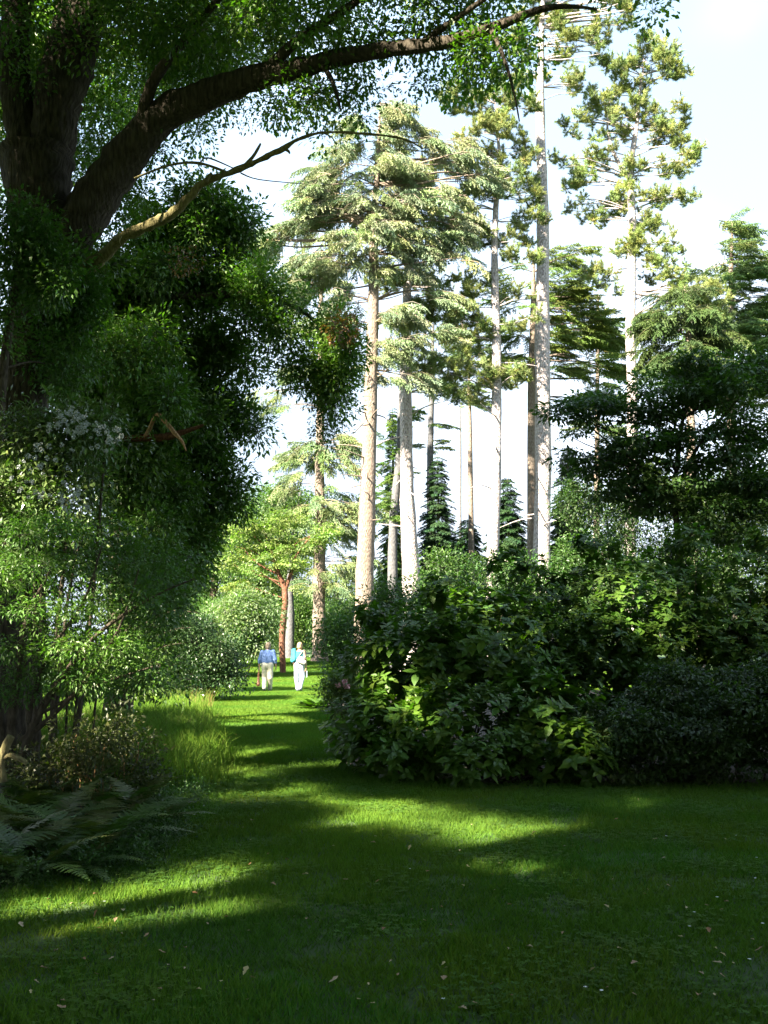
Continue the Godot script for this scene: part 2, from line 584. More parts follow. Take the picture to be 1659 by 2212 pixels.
# a shrub given by blobs in metres
func shrub(called: String, label: String, category: String, blobs: Array, o: Dictionary) -> Node3D:
	var mid := Vector3.ZERO
	for b in blobs:
		mid += b[0]
	mid = on_land(mid / blobs.size())
	var root := thing(called, label, category, mid, o.get("group", ""))
	for i in o.get("stems", 7):
		var b: Array = blobs[i % blobs.size()]
		var top: Vector3 = b[0] + ball() * b[1] * 0.6 - mid
		var foot := Vector3((b[0].x - mid.x) * 0.5 + rng.randf_range(-0.2, 0.2), -0.05, (b[0].z - mid.z) * 0.5 + rng.randf_range(-0.2, 0.2))
		foot.y = land(mid.x + foot.x, mid.z + foot.z) - mid.y - 0.05
		var lm := Mb.new()
		var r: float = o.get("stem", 0.022)
		tube(lm, [foot, foot.lerp(top, 0.4) + ball() * 0.12, foot.lerp(top, 0.75) + ball() * 0.1, top], [r, r * 0.8, r * 0.6, r * 0.25], 6, 3, 0.15)
		part("stem", lm.mesh(), mat[o.get("bark", "darkbark")], root)
	var f := fill(blobs, o.kind, o.size, o.lai, o.tint, mid, mid, false, o.get("vary", 0.22))
	var spots: Array = f[0]
	var tints: Array = f[1]
	if o.has("single"):   # the leaves that show largest, one by one
		var own: int = o.single
		var order := range(spots.size())
		order.sort_custom(func(a, b): return spots[a].origin.z > spots[b].origin.z)
		var rest := []
		var rest_t := []
		var made := 0
		for j in order:
			var xf: Transform3D = spots[j]
			if made < own and rng.randf() < 0.75:
				for i in 3:
					var a := i * 1.62 + rng.randf()
					for s in 2:
						if made >= own:
							continue
						var dir := (xf.basis * Vector3(cos(a + PI * s), 0.5 - 0.2 * i + rng.randf_range(-0.4, 0.3), sin(a + PI * s))).normalized()
						var L: float = xf.basis.y.length() * rng.randf_range(0.75, 1.1) * (0.75 + 0.15 * i)
						part("leaf", o.leaves[made % o.leaves.size()], o.leaf_mats[made % o.leaf_mats.size()], root, frame(dir, xf.basis.y, L, xf.origin - xf.basis.y * 0.12 * i))
						made += 1
			else:
				rest.append(xf)
				rest_t.append(tints[j])
		spots = rest
		tints = rest_t
	spread("foliage", kit[o.kind], mat[o.get("surface", "leaf")], root, spots, tints)
	return root

func conifer(called: String, label: String, top: Array, depth: float, half: float, base_v: float, tint: Color, group := "") -> void:
	var tip := at(top[0], top[1], depth)
	var foot := on_land(tip)
	var root := thing(called, label, "tree", foot, group)
	var mb := Mb.new()
	var h := tip.y - foot.y
	tube(mb, [Vector3(0, -0.1, 0), Vector3(0.05, h * 0.5, 0), Vector3(0, h, 0)], [h * 0.016 + 0.05, h * 0.009, 0.01], 8, 3, 0.2)
	part("trunk", mb.mesh(), mat.cedar, root)
	var w := half * depth / FOCAL
	var spots := []
	var tints := []
	var n := int(h * 70)
	for i in n:
		var t := pow(rng.randf(), 0.8)        # 0 at the tip, 1 at the foot
		var y := h * (1.0 - 0.97 * t)
		var reach := w * pow(t, 0.85) * rng.randf_range(0.35, 1.0)
		var a := rng.randf() * TAU
		var out := Vector3(cos(a), -0.22 - 0.25 * t, sin(a))
		spots.append(frame(out, Vector3.UP, maxf(0.35, w * 0.75 * rng.randf_range(0.6, 1.1) * (0.35 + 0.65 * t)), Vector3(cos(a) * reach * 0.6, y, sin(a) * reach * 0.6)))
		tints.append(tinted(tint))
	spread("foliage", kit.fir, mat.needle, root, spots, tints)

# ---------------------------------------------------------------- figures: capsules joined by a smooth minimum, meshed as surface nets
func blend(bones: Array, cell: float, k: float, mb: Mb, col := Color.WHITE, cut_lo := -1e9, cut_hi := 1e9) -> void:
	var lo := Vector3.ONE * 1e9
	var hi := -lo
	for b in bones:
		var m: float = maxf(b[2], b[3]) + cell * 3.0
		lo = lo.min(b[0] - Vector3.ONE * m).min(b[1] - Vector3.ONE * m)
		hi = hi.max(b[0] + Vector3.ONE * m).max(b[1] + Vector3.ONE * m)
	var nx := int((hi.x - lo.x) / cell) + 2
	var ny := int((hi.y - lo.y) / cell) + 2
	var nz := int((hi.z - lo.z) / cell) + 2
	var f := PackedFloat32Array()
	f.resize(nx * ny * nz)
	f.fill(9.0)
	for b in bones:
		var a: Vector3 = b[0]
		var e: Vector3 = b[1]
		var ra: float = b[2]
		var rb: float = b[3]
		var sq: Vector3 = b[4] if b.size() > 4 else Vector3.ONE   # flattening of the cross-section
		var m := maxf(ra, rb) * maxf(sq.x, maxf(sq.y, sq.z)) + k + cell * 2.0
		var p0 := (a.min(e) - Vector3.ONE * m - lo) / cell
		var p1 := (a.max(e) + Vector3.ONE * m - lo) / cell
		var ab := e - a
		var den := maxf(ab.length_squared(), 1e-9)
		for z in range(maxi(int(p0.z), 0), mini(int(p1.z) + 1, nz)):
			for y in range(maxi(int(p0.y), 0), mini(int(p1.y) + 1, ny)):
				var row := nx * (y + ny * z)
				for x in range(maxi(int(p0.x), 0), mini(int(p1.x) + 1, nx)):
					var p := lo + Vector3(x, y, z) * cell
					var t := clampf((p - a).dot(ab) / den, 0.0, 1.0)
					var d := ((p - a - ab * t) / sq).length() - lerpf(ra, rb, t)
					var old := f[row + x]
					var h := maxf(k - absf(old - d), 0.0) / k
					f[row + x] = minf(old, d) - h * h * k * 0.25
	if cut_lo > -1e8 or cut_hi < 1e8:
		for z in nz:
			for y in ny:
				var py := lo.y + y * cell
				var c := maxf(cut_lo - py, py - cut_hi)
				for x in nx:
					var i := x + nx * (y + ny * z)
					f[i] = maxf(f[i], c)
	var vert := {}
	var corners := [0, 1, nx, nx + 1, nx * ny, nx * ny + 1, nx * ny + nx, nx * ny + nx + 1]
	var edges := [[0, 1], [2, 3], [4, 5], [6, 7], [0, 2], [1, 3], [4, 6], [5, 7], [0, 4], [1, 5], [2, 6], [3, 7]]
	var off := [Vector3(0, 0, 0), Vector3(1, 0, 0), Vector3(0, 1, 0), Vector3(1, 1, 0), Vector3(0, 0, 1), Vector3(1, 0, 1), Vector3(0, 1, 1), Vector3(1, 1, 1)]
	for z in nz - 1:
		for y in ny - 1:
			for x in nx - 1:
				var i := x + nx * (y + ny * z)
				var v0 := f[i]
				if v0 > cell * 2.5:
					continue
				var s := 0
				for c in 8:
					if f[i + corners[c]] < 0.0:
						s += 1
				if s == 0 or s == 8:
					continue
				var sum := Vector3.ZERO
				var cnt := 0
				for e in edges:
					var fa := f[i + corners[e[0]]]
					var fb := f[i + corners[e[1]]]
					if (fa < 0.0) != (fb < 0.0):
						sum += off[e[0]].lerp(off[e[1]], fa / (fa - fb))
						cnt += 1
				vert[i] = lo + (Vector3(x, y, z) + sum / cnt) * cell
	var nrm := {}
	for i in vert:
		nrm[i] = Vector3(f[i + 1] + f[i + 1 + nx] - f[i] - f[i + nx], f[i + nx] + f[i + nx + 1] - f[i] - f[i + 1], f[i + nx * ny] + f[i + nx * ny + nx] - f[i] - f[i + nx]).normalized()
	for i in vert:
		for ax in [[1, nx, nx * ny], [nx, 1, nx * ny], [nx * ny, 1, nx]]:
			var st: int = ax[0]
			var p: int = ax[1]
			var q: int = ax[2]
			if (f[i] < 0.0) != (f[i + st] < 0.0) and vert.has(i - p) and vert.has(i - q) and vert.has(i - p - q):
				mb.smooth(vert[i], vert[i - p], vert[i - p - q], nrm[i], nrm[i - p], nrm[i - p - q], col)
				mb.smooth(vert[i], vert[i - p - q], vert[i - q], nrm[i], nrm[i - p - q], nrm[i - q], col)

func hand(mb: Mb, wrist: Vector3, side: float) -> void:   # hanging, slightly curled
	var b := []
	var palm := wrist + Vector3(0, -0.085, -0.01)
	b.append([wrist, palm, 0.024, 0.028, Vector3(0.7, 1, 1.25)])
	var lens := [0.065, 0.075, 0.07, 0.055]
	for i in 4:
		var root := palm + Vector3(0, -0.005, -0.03 + 0.02 * i)
		var mid: Vector3 = root + Vector3(-side * 0.012, -lens[i] * 0.6, 0)
		b.append([root, mid, 0.0095, 0.009])
		b.append([mid, mid + Vector3(-side * 0.028, -lens[i] * 0.42, 0), 0.009, 0.0075])
	var th := wrist + Vector3(0, -0.03, -0.03)
	b.append([th, th + Vector3(-side * 0.012, -0.035, -0.02), 0.012, 0.01])
	b.append([th + Vector3(-side * 0.012, -0.035, -0.02), th + Vector3(-side * 0.03, -0.062, -0.018), 0.01, 0.008])
	blend(b, 0.006, 0.008, mb)

func head(mb: Mb, c: Vector3, turn: float) -> void:   # faces -z, turned about y
	var r := Basis(Vector3.UP, turn)
	var b := []
	b.append([c + r * Vector3(0, 0.03, 0.015), c + r * Vector3(0, 0.02, -0.015), 0.088, 0.084, Vector3(0.86, 1.08, 1)])
	b.append([c + r * Vector3(0, -0.045, -0.03), c + r * Vector3(0, -0.08, -0.05), 0.058, 0.036])
	b.append([c + r * Vector3(0, 0.012, -0.096), c + r * Vector3(0, -0.026, -0.112), 0.008, 0.013])
	for s in [-1.0, 1.0]:
		b.append([c + r * Vector3(s * 0.077, 0.018, 0.012), c + r * Vector3(s * 0.08, -0.022, 0.005), 0.014, 0.009, Vector3(0.5, 1, 1)])
		b.append([c + r * Vector3(s * 0.02, -0.052, -0.09), c + r * Vector3(0, -0.05, -0.096), 0.007, 0.009])
	blend(b, 0.007, 0.018, mb)

func person(label: String, where: Vector3, turn: float, o: Dictionary) -> Node3D:
	var root := thing("person", label, "person", where)
	root.rotation.y = turn
	var w: float = o.stout
	var hip := Vector3(0, 0.86, 0)
	var chest := Vector3(0.01, 1.2, 0.0)
	var neck := Vector3(0, 1.375, -0.015)
	var skull := Vector3(o.head_x, 1.5, -0.045)
	var sh := [Vector3(-0.165 * w, 1.31, 0.0), Vector3(0.165 * w, 1.325, 0.0)]
	var knee := [Vector3(-0.095, 0.46, o.knee[0]), Vector3(0.095, 0.46, o.knee[1])]
	var ankle := [Vector3(-0.085, 0.075 + o.lift[0], o.foot[0]), Vector3(0.085, 0.075 + o.lift[1], o.foot[1])]
	var elbow := [sh[0] + o.elbow[0], sh[1] + o.elbow[1]]
	var wrist := [elbow[0] + o.wrist[0], elbow[1] + o.wrist[1]]
	# body
	var trunk := [[hip, chest, 0.135 * w, 0.125 * w, Vector3(1.18, 1, 0.82)], [chest, neck + Vector3(0, -0.06, 0.02), 0.125 * w, 0.075, Vector3(1.2, 1, 0.85)], [sh[0] + Vector3(0.02, -0.025, 0), sh[1] + Vector3(-0.02, -0.025, 0), 0.05, 0.05]]
	var legs := []
	var arms := []
	for s in 2:
		var hx := Vector3(-0.085 if s == 0 else 0.085, 0.86, 0.0)
		legs.append([hx, knee[s], 0.088 * w, 0.06 * w])
		legs.append([knee[s], ankle[s], 0.057 * w, 0.036])
		arms.append([sh[s], elbow[s], 0.052 * w, 0.041 * w])
		arms.append([elbow[s], wrist[s], 0.04 * w, 0.025])
	var feet := []
	for s in 2:
		feet.append([ankle[s] + Vector3(0, -0.035, 0.02), ankle[s] + Vector3(0, -0.045 - o.lift[s] * 0.6, -0.13), 0.034, 0.028, Vector3(1.05, 0.85, 1)])
	var mb := Mb.new()
	blend(trunk + legs + arms + feet + [[neck + Vector3(0, -0.03, 0.01), skull + Vector3(0, -0.03, 0.01), 0.052, 0.048]], 0.018, 0.045, mb)
	head(mb, skull, o.look)
	hand(mb, wrist[0], -1.0)
	hand(mb, wrist[1], 1.0)
	part("body", mb.mesh(), mat.skin, root)
	# clothes
	var grow := func(bones: Array, by: float) -> Array:
		var out := []
		for b in bones:
			var e: Array = b.duplicate()
			e[2] += by
			e[3] += by
			out.append(e)
		return out
	mb = Mb.new()
	var pants := [[hip + Vector3(-0.05 * w, 0.02, 0.015), hip + Vector3(0.05 * w, 0.02, 0.015), 0.142 * w, 0.142 * w, Vector3(0.95, 1, 0.85)]]
	for s in 2:
		var hx := Vector3(-0.085 if s == 0 else 0.085, 0.84, 0.01)
		pants.append([hx, knee[s], 0.102 * w, 0.082 * w])
		pants.append([knee[s], ankle[s] + Vector3(0, 0.01, 0), 0.08 * w, 0.07])
	blend(pants, 0.016, 0.03, mb, Color.WHITE, 0.06, 0.98)
	part("trousers", mb.mesh(), o.trousers, root)
	mb = Mb.new()
	var top: Array = grow.call(trunk, 0.016)
	top[0][0] = Vector3(0, o.hem + 0.06, 0.005)
	top[0][2] = 0.15 * w
	if o.sleeves:
		top += grow.call(arms, 0.014)
		top[-1][1] = arms[3][1].lerp(arms[3][0], 0.1)
		top[-3][1] = arms[1][1].lerp(arms[1][0], 0.1)
		top[-1][3] = 0.045
		top[-3][3] = 0.045
	blend(top, 0.016, 0.04, mb, Color.WHITE, o.hem, o.neckline)
	part("jumper" if o.sleeves else "vest_top", mb.mesh(), o.top, root)
	mb = Mb.new()
	var hr := Basis(Vector3.UP, o.look)
	blend([[skull + hr * Vector3(0, 0.05, 0.02), skull + hr * Vector3(0, -0.02, 0.035), 0.094, 0.086, Vector3(0.95, 1, 1)], [skull + hr * Vector3(-0.055, 0.02, 0.0), skull + hr * Vector3(-0.055, -0.04, 0.02), 0.045, 0.036], [skull + hr * Vector3(0.055, 0.02, 0.0), skull + hr * Vector3(0.055, -0.04, 0.02), 0.045, 0.036], [skull + hr * Vector3(0, 0.085, -0.04), skull + hr * Vector3(0, 0.06, 0.05), 0.05, 0.06]], 0.01, 0.025, mb)
	part("hair", mb.mesh(), o.hair, root)
	for s in 2:
		mb = Mb.new()
		blend(grow.call([feet[s]], 0.012), 0.01, 0.01, mb)
		part("shoe", mb.mesh(), mat.shoe, root)
	return root

# ---------------------------------------------------------------- the scene
func _ready() -> void:
	rng.seed = 20070812
	lumpy.seed = 5
	lumpy.frequency = 0.35
	var cam := Camera3D.new()
	cam.name = "camera"
	cam.position = EYE
	cam.rotation_degrees = Vector3(PITCH, 0, 0)
	cam.fov = rad_to_deg(2.0 * atan(1106.0 / FOCAL))
	cam.near = 0.1
	cam.far = 600.0
	add_child(cam)
	cam.current = true
	var sky_look := ProceduralSkyMaterial.new()
	sky_look.sky_top_color = Color(0.7, 0.83, 0.97)
	sky_look.sky_horizon_color = Color(0.86, 0.91, 0.97)
	sky_look.sky_curve = 0.25
	sky_look.ground_bottom_color = Color(0.12, 0.15, 0.08)
	sky_look.ground_horizon_color = Color(0.4, 0.45, 0.4)
	sky_look.sky_cover = clouds()
	sky_look.sky_cover_modulate = Color(0.75, 0.76, 0.78)
	var sky := Sky.new()
	sky.sky_material = sky_look
	var env := Environment.new()
	env.background_mode = Environment.BG_SKY
	env.sky = sky
	env.background_energy_multiplier = 0.215
	env.tonemap_mode = Environment.TONE_MAPPER_LINEAR
	env.tonemap_exposure = 8.6
	env.sdfgi_enabled = true
	env.ssao_enabled = true
	env.ssil_enabled = true
	var we := WorldEnvironment.new()
	we.name = "daylight"
	we.environment = env
	add_child(we)
	var sun := DirectionalLight3D.new()
	sun.name = "sun"
	sun.light_energy = 1.6
	sun.light_color = Color(1.0, 0.95, 0.86)
	sun.light_angular_distance = 0.5
	sun.shadow_enabled = true
	add_child(sun)
	sun.look_at_from_position(TO_SUN * 60.0, Vector3.ZERO)

	materials()
	make_kit()
	# where sun comes through the canopy (pixels on the lawn: u, v, half width, half height)
	gaps = [[80, 1990, 170, 45], [270, 1975, 180, 30], [470, 1955, 130, 22], [470, 1885, 110, 18], [1070, 1788, 170, 18], [950, 1800, 60, 14], [1230, 1790, 60, 8], [1370, 1745, 60, 8], [1140, 1888, 110, 24], [1030, 1850, 50, 12], [530, 1645, 110, 16], [460, 1590, 60, 8], [560, 1518, 210, 28], [360, 1515, 100, 44], [600, 1455, 130, 18], [410, 1735, 50, 14], [700, 1735, 90, 16], [600, 1700, 60, 8], [860, 1760, 70, 10], [620, 1480, 160, 6], [500, 1562, 90, 11], [640, 1556, 60, 9], [560, 1612, 110, 12], [520, 1672, 90, 11], [640, 1700, 90, 11], [480, 1722, 60, 11], [860, 1742, 120, 13], [760, 1782, 90, 13], [340, 1935, 160, 22], [1010, 1795, 120, 20]]
	for i in gaps.size():
		var e: Array = gaps[i]
		var mid := ground(e[0], e[1])
		gaps[i] = [mid, absf(ground(e[0] + e[2], e[1]).x - mid.x), absf(ground(e[0], e[1] - e[3]).z - ground(e[0], e[1] + e[3]).z) * 0.5]
	openings = gaps.size()
	# and onto branches and leaves above the lawn: point, reach
	for e in [[Vector3(0.2, 0.9, -12.0), 0.3], [Vector3(2.2, 0.5, -11.7), 0.16], [Vector3(-0.2, 1.4, -12.5), 0.3], [at(335, 482, 13.0), 0.25], [at(30, 1000, 10.9), 0.35], [at(20, 1630, 9.6), 0.15], [at(40, 1330, 10.0), 0.2], [at(50, 540, 12.0), 0.25], [at(560, 60, 12.0), 0.3], [at(870, 40, 11.5), 0.3], [at(1050, 40, 11.2), 0.3], [at(200, 640, 17.3), 0.2], [at(420, 760, 18.0), 0.25], [at(470, 530, 19.0), 0.25], [at(250, 1060, 17.0), 0.15], [at(400, 920, 18.0), 0.2], [at(700, 770, 18.6), 0.3], [at(620, 650, 18.6), 0.25], [at(100, 1450, 9.8), 0.1], [at(1050, 1330, 13.2), 0.3], [at(1350, 1290, 13.2), 0.25]]:
		var q: Vector3 = e[0] - TO_SUN * (e[0].y / TO_SUN.y)
		gaps.append([q, e[1] + 0.2, e[1] + 0.2])
	ground_and_lawn()
	shade_trees()
	oak()
	evergreen()
	pines()
	far_trees()
	left_bed()
	right_bed()
	people()
	litter()

func clouds() -> ImageTexture:
	var im := Image.create(512, 256, false, Image.FORMAT_RGBAF)
	var f := FastNoiseLite.new()
	f.seed = 11
	f.frequency = 1.6
	f.fractal_octaves = 5
	for y in 256:
		for x in 512:
			var a := TAU * x / 512.0
			var e := PI * (0.5 - (y + 0.5) / 256.0)
			var d := Vector3(cos(a) * cos(e), sin(e) * 1.6, sin(a) * cos(e))
			var k := smoothstep(-0.25, 0.3, f.get_noise_3dv(d))
			im.set_pixel(x, y, Color(1, 1, 1, k * 0.75 if e > 0 else 0.0))
	return ImageTexture.create_from_image(im)

func sheet(poly: Array, lift: float, cell: float) -> ArrayMesh:   # a patch of ground inside a polygon on the map
	var pts := PackedVector2Array()
	for p in poly:
		pts.append(Vector2(p.x, p.z))
	var mb := Mb.new()
	var lo := pts[0]
	var hi := pts[0]
	for p in pts:
		lo = lo.min(p)
		hi = hi.max(p)
	var nx := int((hi.x - lo.x) / cell) + 1
	var nz := int((hi.y - lo.y) / cell) + 1
	for i in nx:
		for j in nz:
			var q := lo + Vector2(i, j) * cell
			if not Geometry2D.is_point_in_polygon(q + Vector2(cell, cell) * 0.5, pts):
				continue
			var c := []
			for o in [Vector2(0, 0), Vector2(cell, 0), Vector2(cell, cell), Vector2(0, cell)]:
				var g: Vector2 = q + o
				c.append(Vector3(g.x, land(g.x, g.y) + lift, g.y))
			mb.smooth(c[0], c[1], c[2], Vector3.UP, Vector3.UP, Vector3.UP, Color.WHITE)
			mb.smooth(c[0], c[2], c[3], Vector3.UP, Vector3.UP, Vector3.UP, Color.WHITE)
	return mb.mesh()

var bed_left: PackedVector2Array
var bed_right: PackedVector2Array

func ground_and_lawn() -> void:
	var gm := StandardMaterial3D.new()
	gm.albedo_texture = noise_tex(0.02, lin(0.018, 0.04, 0.006), lin(0.045, 0.085, 0.014), FastNoiseLite.TYPE_SIMPLEX_SMOOTH, 1024, lin(0.028, 0.062, 0.01))
	gm.uv1_triplanar = true
	gm.uv1_scale = Vector3.ONE * 0.4
	gm.roughness = 0.95
	var mb := Mb.new()
	var xs := [-300.0, -120.0, -60.0]
	var zs := [200.0, 60.0, 20.0]
	for i in range(-30, 31):
		xs.append(i * 1.0)
	xs += [60.0, 120.0, 300.0]
	for i in range(-10, 70):
		zs.append(-i * 1.0)
	zs += [-80.0, -95.0, -115.0, -140.0, -300.0, -450.0]
	for i in xs.size() - 1:
		for j in zs.size() - 1:
			var c := []
			for o in [[i, j], [i + 1, j], [i + 1, j + 1], [i, j + 1]]:
				c.append(Vector3(xs[o[0]], land(xs[o[0]], zs[o[1]]), zs[o[1]]))
			mb.smooth(c[0], c[1], c[2], Vector3.UP, Vector3.UP, Vector3.UP, Color.WHITE)
			mb.smooth(c[0], c[2], c[3], Vector3.UP, Vector3.UP, Vector3.UP, Color.WHITE)
	setting("ground", mb.mesh(), gm)
	# beds of soil and litter
	var soil := StandardMaterial3D.new()
	soil.albedo_texture = noise_tex(0.03, lin(0.012, 0.009, 0.006), lin(0.07, 0.05, 0.03), FastNoiseLite.TYPE_SIMPLEX_SMOOTH, 512, lin(0.03, 0.022, 0.014))
	soil.heightmap_enabled = true
	soil.heightmap_texture = noise_tex(0.031, Color.BLACK, Color.WHITE)
	soil.heightmap_scale = 3.0
	soil.uv1_triplanar = true
	soil.uv1_scale = Vector3.ONE * 1.2
	soil.roughness = 1.0
	var left := []
	for p in [[-300, 1950], [0, 1925], [110, 1905], [230, 1880], [330, 1830], [370, 1760], [385, 1690], [395, 1620], [400, 1560]]:
		left.append(ground(p[0], p[1]))
	left += [Vector3(-5.5, 0, -22), Vector3(-14, 0, -22), Vector3(-14, 0, -7)]
	var right := []
	for p in [[2100, 1700], [1500, 1700], [1200, 1695], [960, 1690], [800, 1675], [750, 1655], [715, 1620], [725, 1560], [700, 1530]]:
		right.append(ground(p[0], p[1]))
	right += [Vector3(-1.6, 0, -30), Vector3(3, 0, -36), Vector3(14, 0, -34), Vector3(14, 0, -12)]
	setting("flower_bed", sheet(left, 0.006, 0.2), soil)
	setting("flower_bed", sheet(right, 0.006, 0.2), soil)
	for p in left:
		bed_left.append(Vector2(p.x, p.z))
	for p in right:
		bed_right.append(Vector2(p.x, p.z))
	# mown grass
	var near := [grass_patch(3200, 0.055, 0.0036, 0.9), grass_patch(3200, 0.05, 0.0036, 1.1), grass_patch(3200, 0.06, 0.0036, 0.8)]
	var far := [grass_patch(1300, 0.055, 0.006, 0.8), grass_patch(1300, 0.06, 0.006, 0.9)]
	var lawn := Node3D.new()
	lawn.name = "lawn"
	lawn.set_meta("kind", "stuff")
	lawn.set_meta("label", "mown green grass of the lawn and path")
	add_child(lawn)
	var a := [[], []]
	var b := [[], []]
	var z := -3.6
	while z > -62.0:
		var x := -12.0
		while x < 14.0:
			var p := Vector2(x + rng.randf_range(-0.2, 0.2), z + rng.randf_range(-0.2, 0.2))
			x += 0.72
			if absf(p.x) > 0.42 * absf(p.y) + 2.0 or Geometry2D.is_point_in_polygon(p, bed_left) or Geometry2D.is_point_in_polygon(p, bed_right):
				continue
			var t := Transform3D(Basis(Vector3.UP, rng.randf() * TAU).scaled(Vector3(1, rng.randf_range(0.8, 1.2), 1)), Vector3(p.x, land(p.x, p.y), p.y))
			var w := lumpy.get_noise_2d(p.x * 3.0, p.y * 3.0)
			var c := Color(0.1 + 0.05 * w, 0.19 + 0.03 * w, 0.024)
			var s: Array = a if z > -19.0 else b
			s[0].append(t)
			s[1].append(tinted(c, 0.12))
		z -= 0.72
	spread("grass", near, mat.grass, lawn, a[0], a[1])
	spread("grass", far, mat.grass, lawn, b[0], b[1])
	var cl := [[], []]
	for i in 420:
		var p := Vector3(rng.randf_range(-3, 6), 0, rng.randf_range(-13, -4))
		if lumpy.get_noise_2d(p.x * 2.2 + 40, p.z * 2.2) < -0.05 or Geometry2D.is_point_in_polygon(Vector2(p.x, p.z), bed_left):
			continue
		cl[0].append(Transform3D(Basis(Vector3.UP, rng.randf() * TAU), on_land(p)))
		cl[1].append(tinted(Color(0.085, 0.165, 0.028), 0.2))
	spread("clover", [clover_patch(), clover_patch()], mat.grass, lawn, cl[0], cl[1])

# ---------------------------------------------------------------- trees beside the lawn whose shade falls on it
func shade_trees() -> void:
	var green := Color(0.07, 0.15, 0.025)
	var rows := [
		["large broadleaf tree standing beside the lawn before the oak", Vector3(-12.5, 0, 3), [[Vector3(-9, 10, 2), Vector3(7.5, 4.2, 7)], [Vector3(-10, 14, 5), Vector3(6, 3, 6)], [Vector3(-4, 11, 7), Vector3(5, 3, 5)], [Vector3(-11, 10, -5), Vector3(4.5, 4.5, 4.5)], [Vector3(-13, 5, -3), Vector3(3, 2.5, 4)]]],
		["broadleaf tree with a wide crown beyond the fern bed", Vector3(-17, 0, -9), [[Vector3(-15, 10, -9), Vector3(5.5, 4.5, 7)], [Vector3(-13, 14, -8), Vector3(4, 2.5, 5)]]],
		["broadleaf tree beyond the long grass beside the path", Vector3(-19, 0, -27), [[Vector3(-17.5, 9, -26), Vector3(5, 4.5, 6)]]],
		["broadleaf tree overhanging the lawn across from the oak", Vector3(11, 0, -2), [[Vector3(8, 9, -1), Vector3(6, 3.5, 6)], [Vector3(10, 5, -6), Vector3(3, 3, 4)]]],
		["broadleaf tree at the near end of the lawn", Vector3(3, 0, 13), [[Vector3(2, 9, 11), Vector3(8, 4.5, 5)], [Vector3(6, 5, 13), Vector3(6, 3, 4)], [Vector3(-5, 4.5, 14), Vector3(5, 3.5, 3)]]]]
	for r in rows:
		var root := thing("broadleaf_tree", r[0], "tree", on_land(r[1]))
		var mb := Mb.new()
		tube(mb, [Vector3(0, -0.2, 0), Vector3(0.1, 2.5, 0), Vector3(0.3, 6, 0), Vector3(1.0, 10, 0)], [0.5, 0.4, 0.3, 0.12], 12, 4, 0.25)
		part("trunk", mb.mesh(), mat.oak, root)
		for b in r[2]:
			for i in 5:
				var e: Vector3 = b[0] + ball() * b[1] * 0.7 - root.position
				var lm := Mb.new()
				var s := Vector3(0.3, rng.randf_range(3.5, 7), 0)
				tube(lm, [s, s.lerp(e, 0.5) + Vector3(0, 0.6, 0), e], [0.16, 0.1, 0.03], 6, 4, 0.2)
				part("limb", lm.mesh(), mat.oak, root)
		var f := fill(r[2], "bush", 0.42, 8.0, green, root.position, root.position, true, 0.22, -2.0)
		spread("foliage", kit.bush, mat.leaf, root, f[0], f[1])

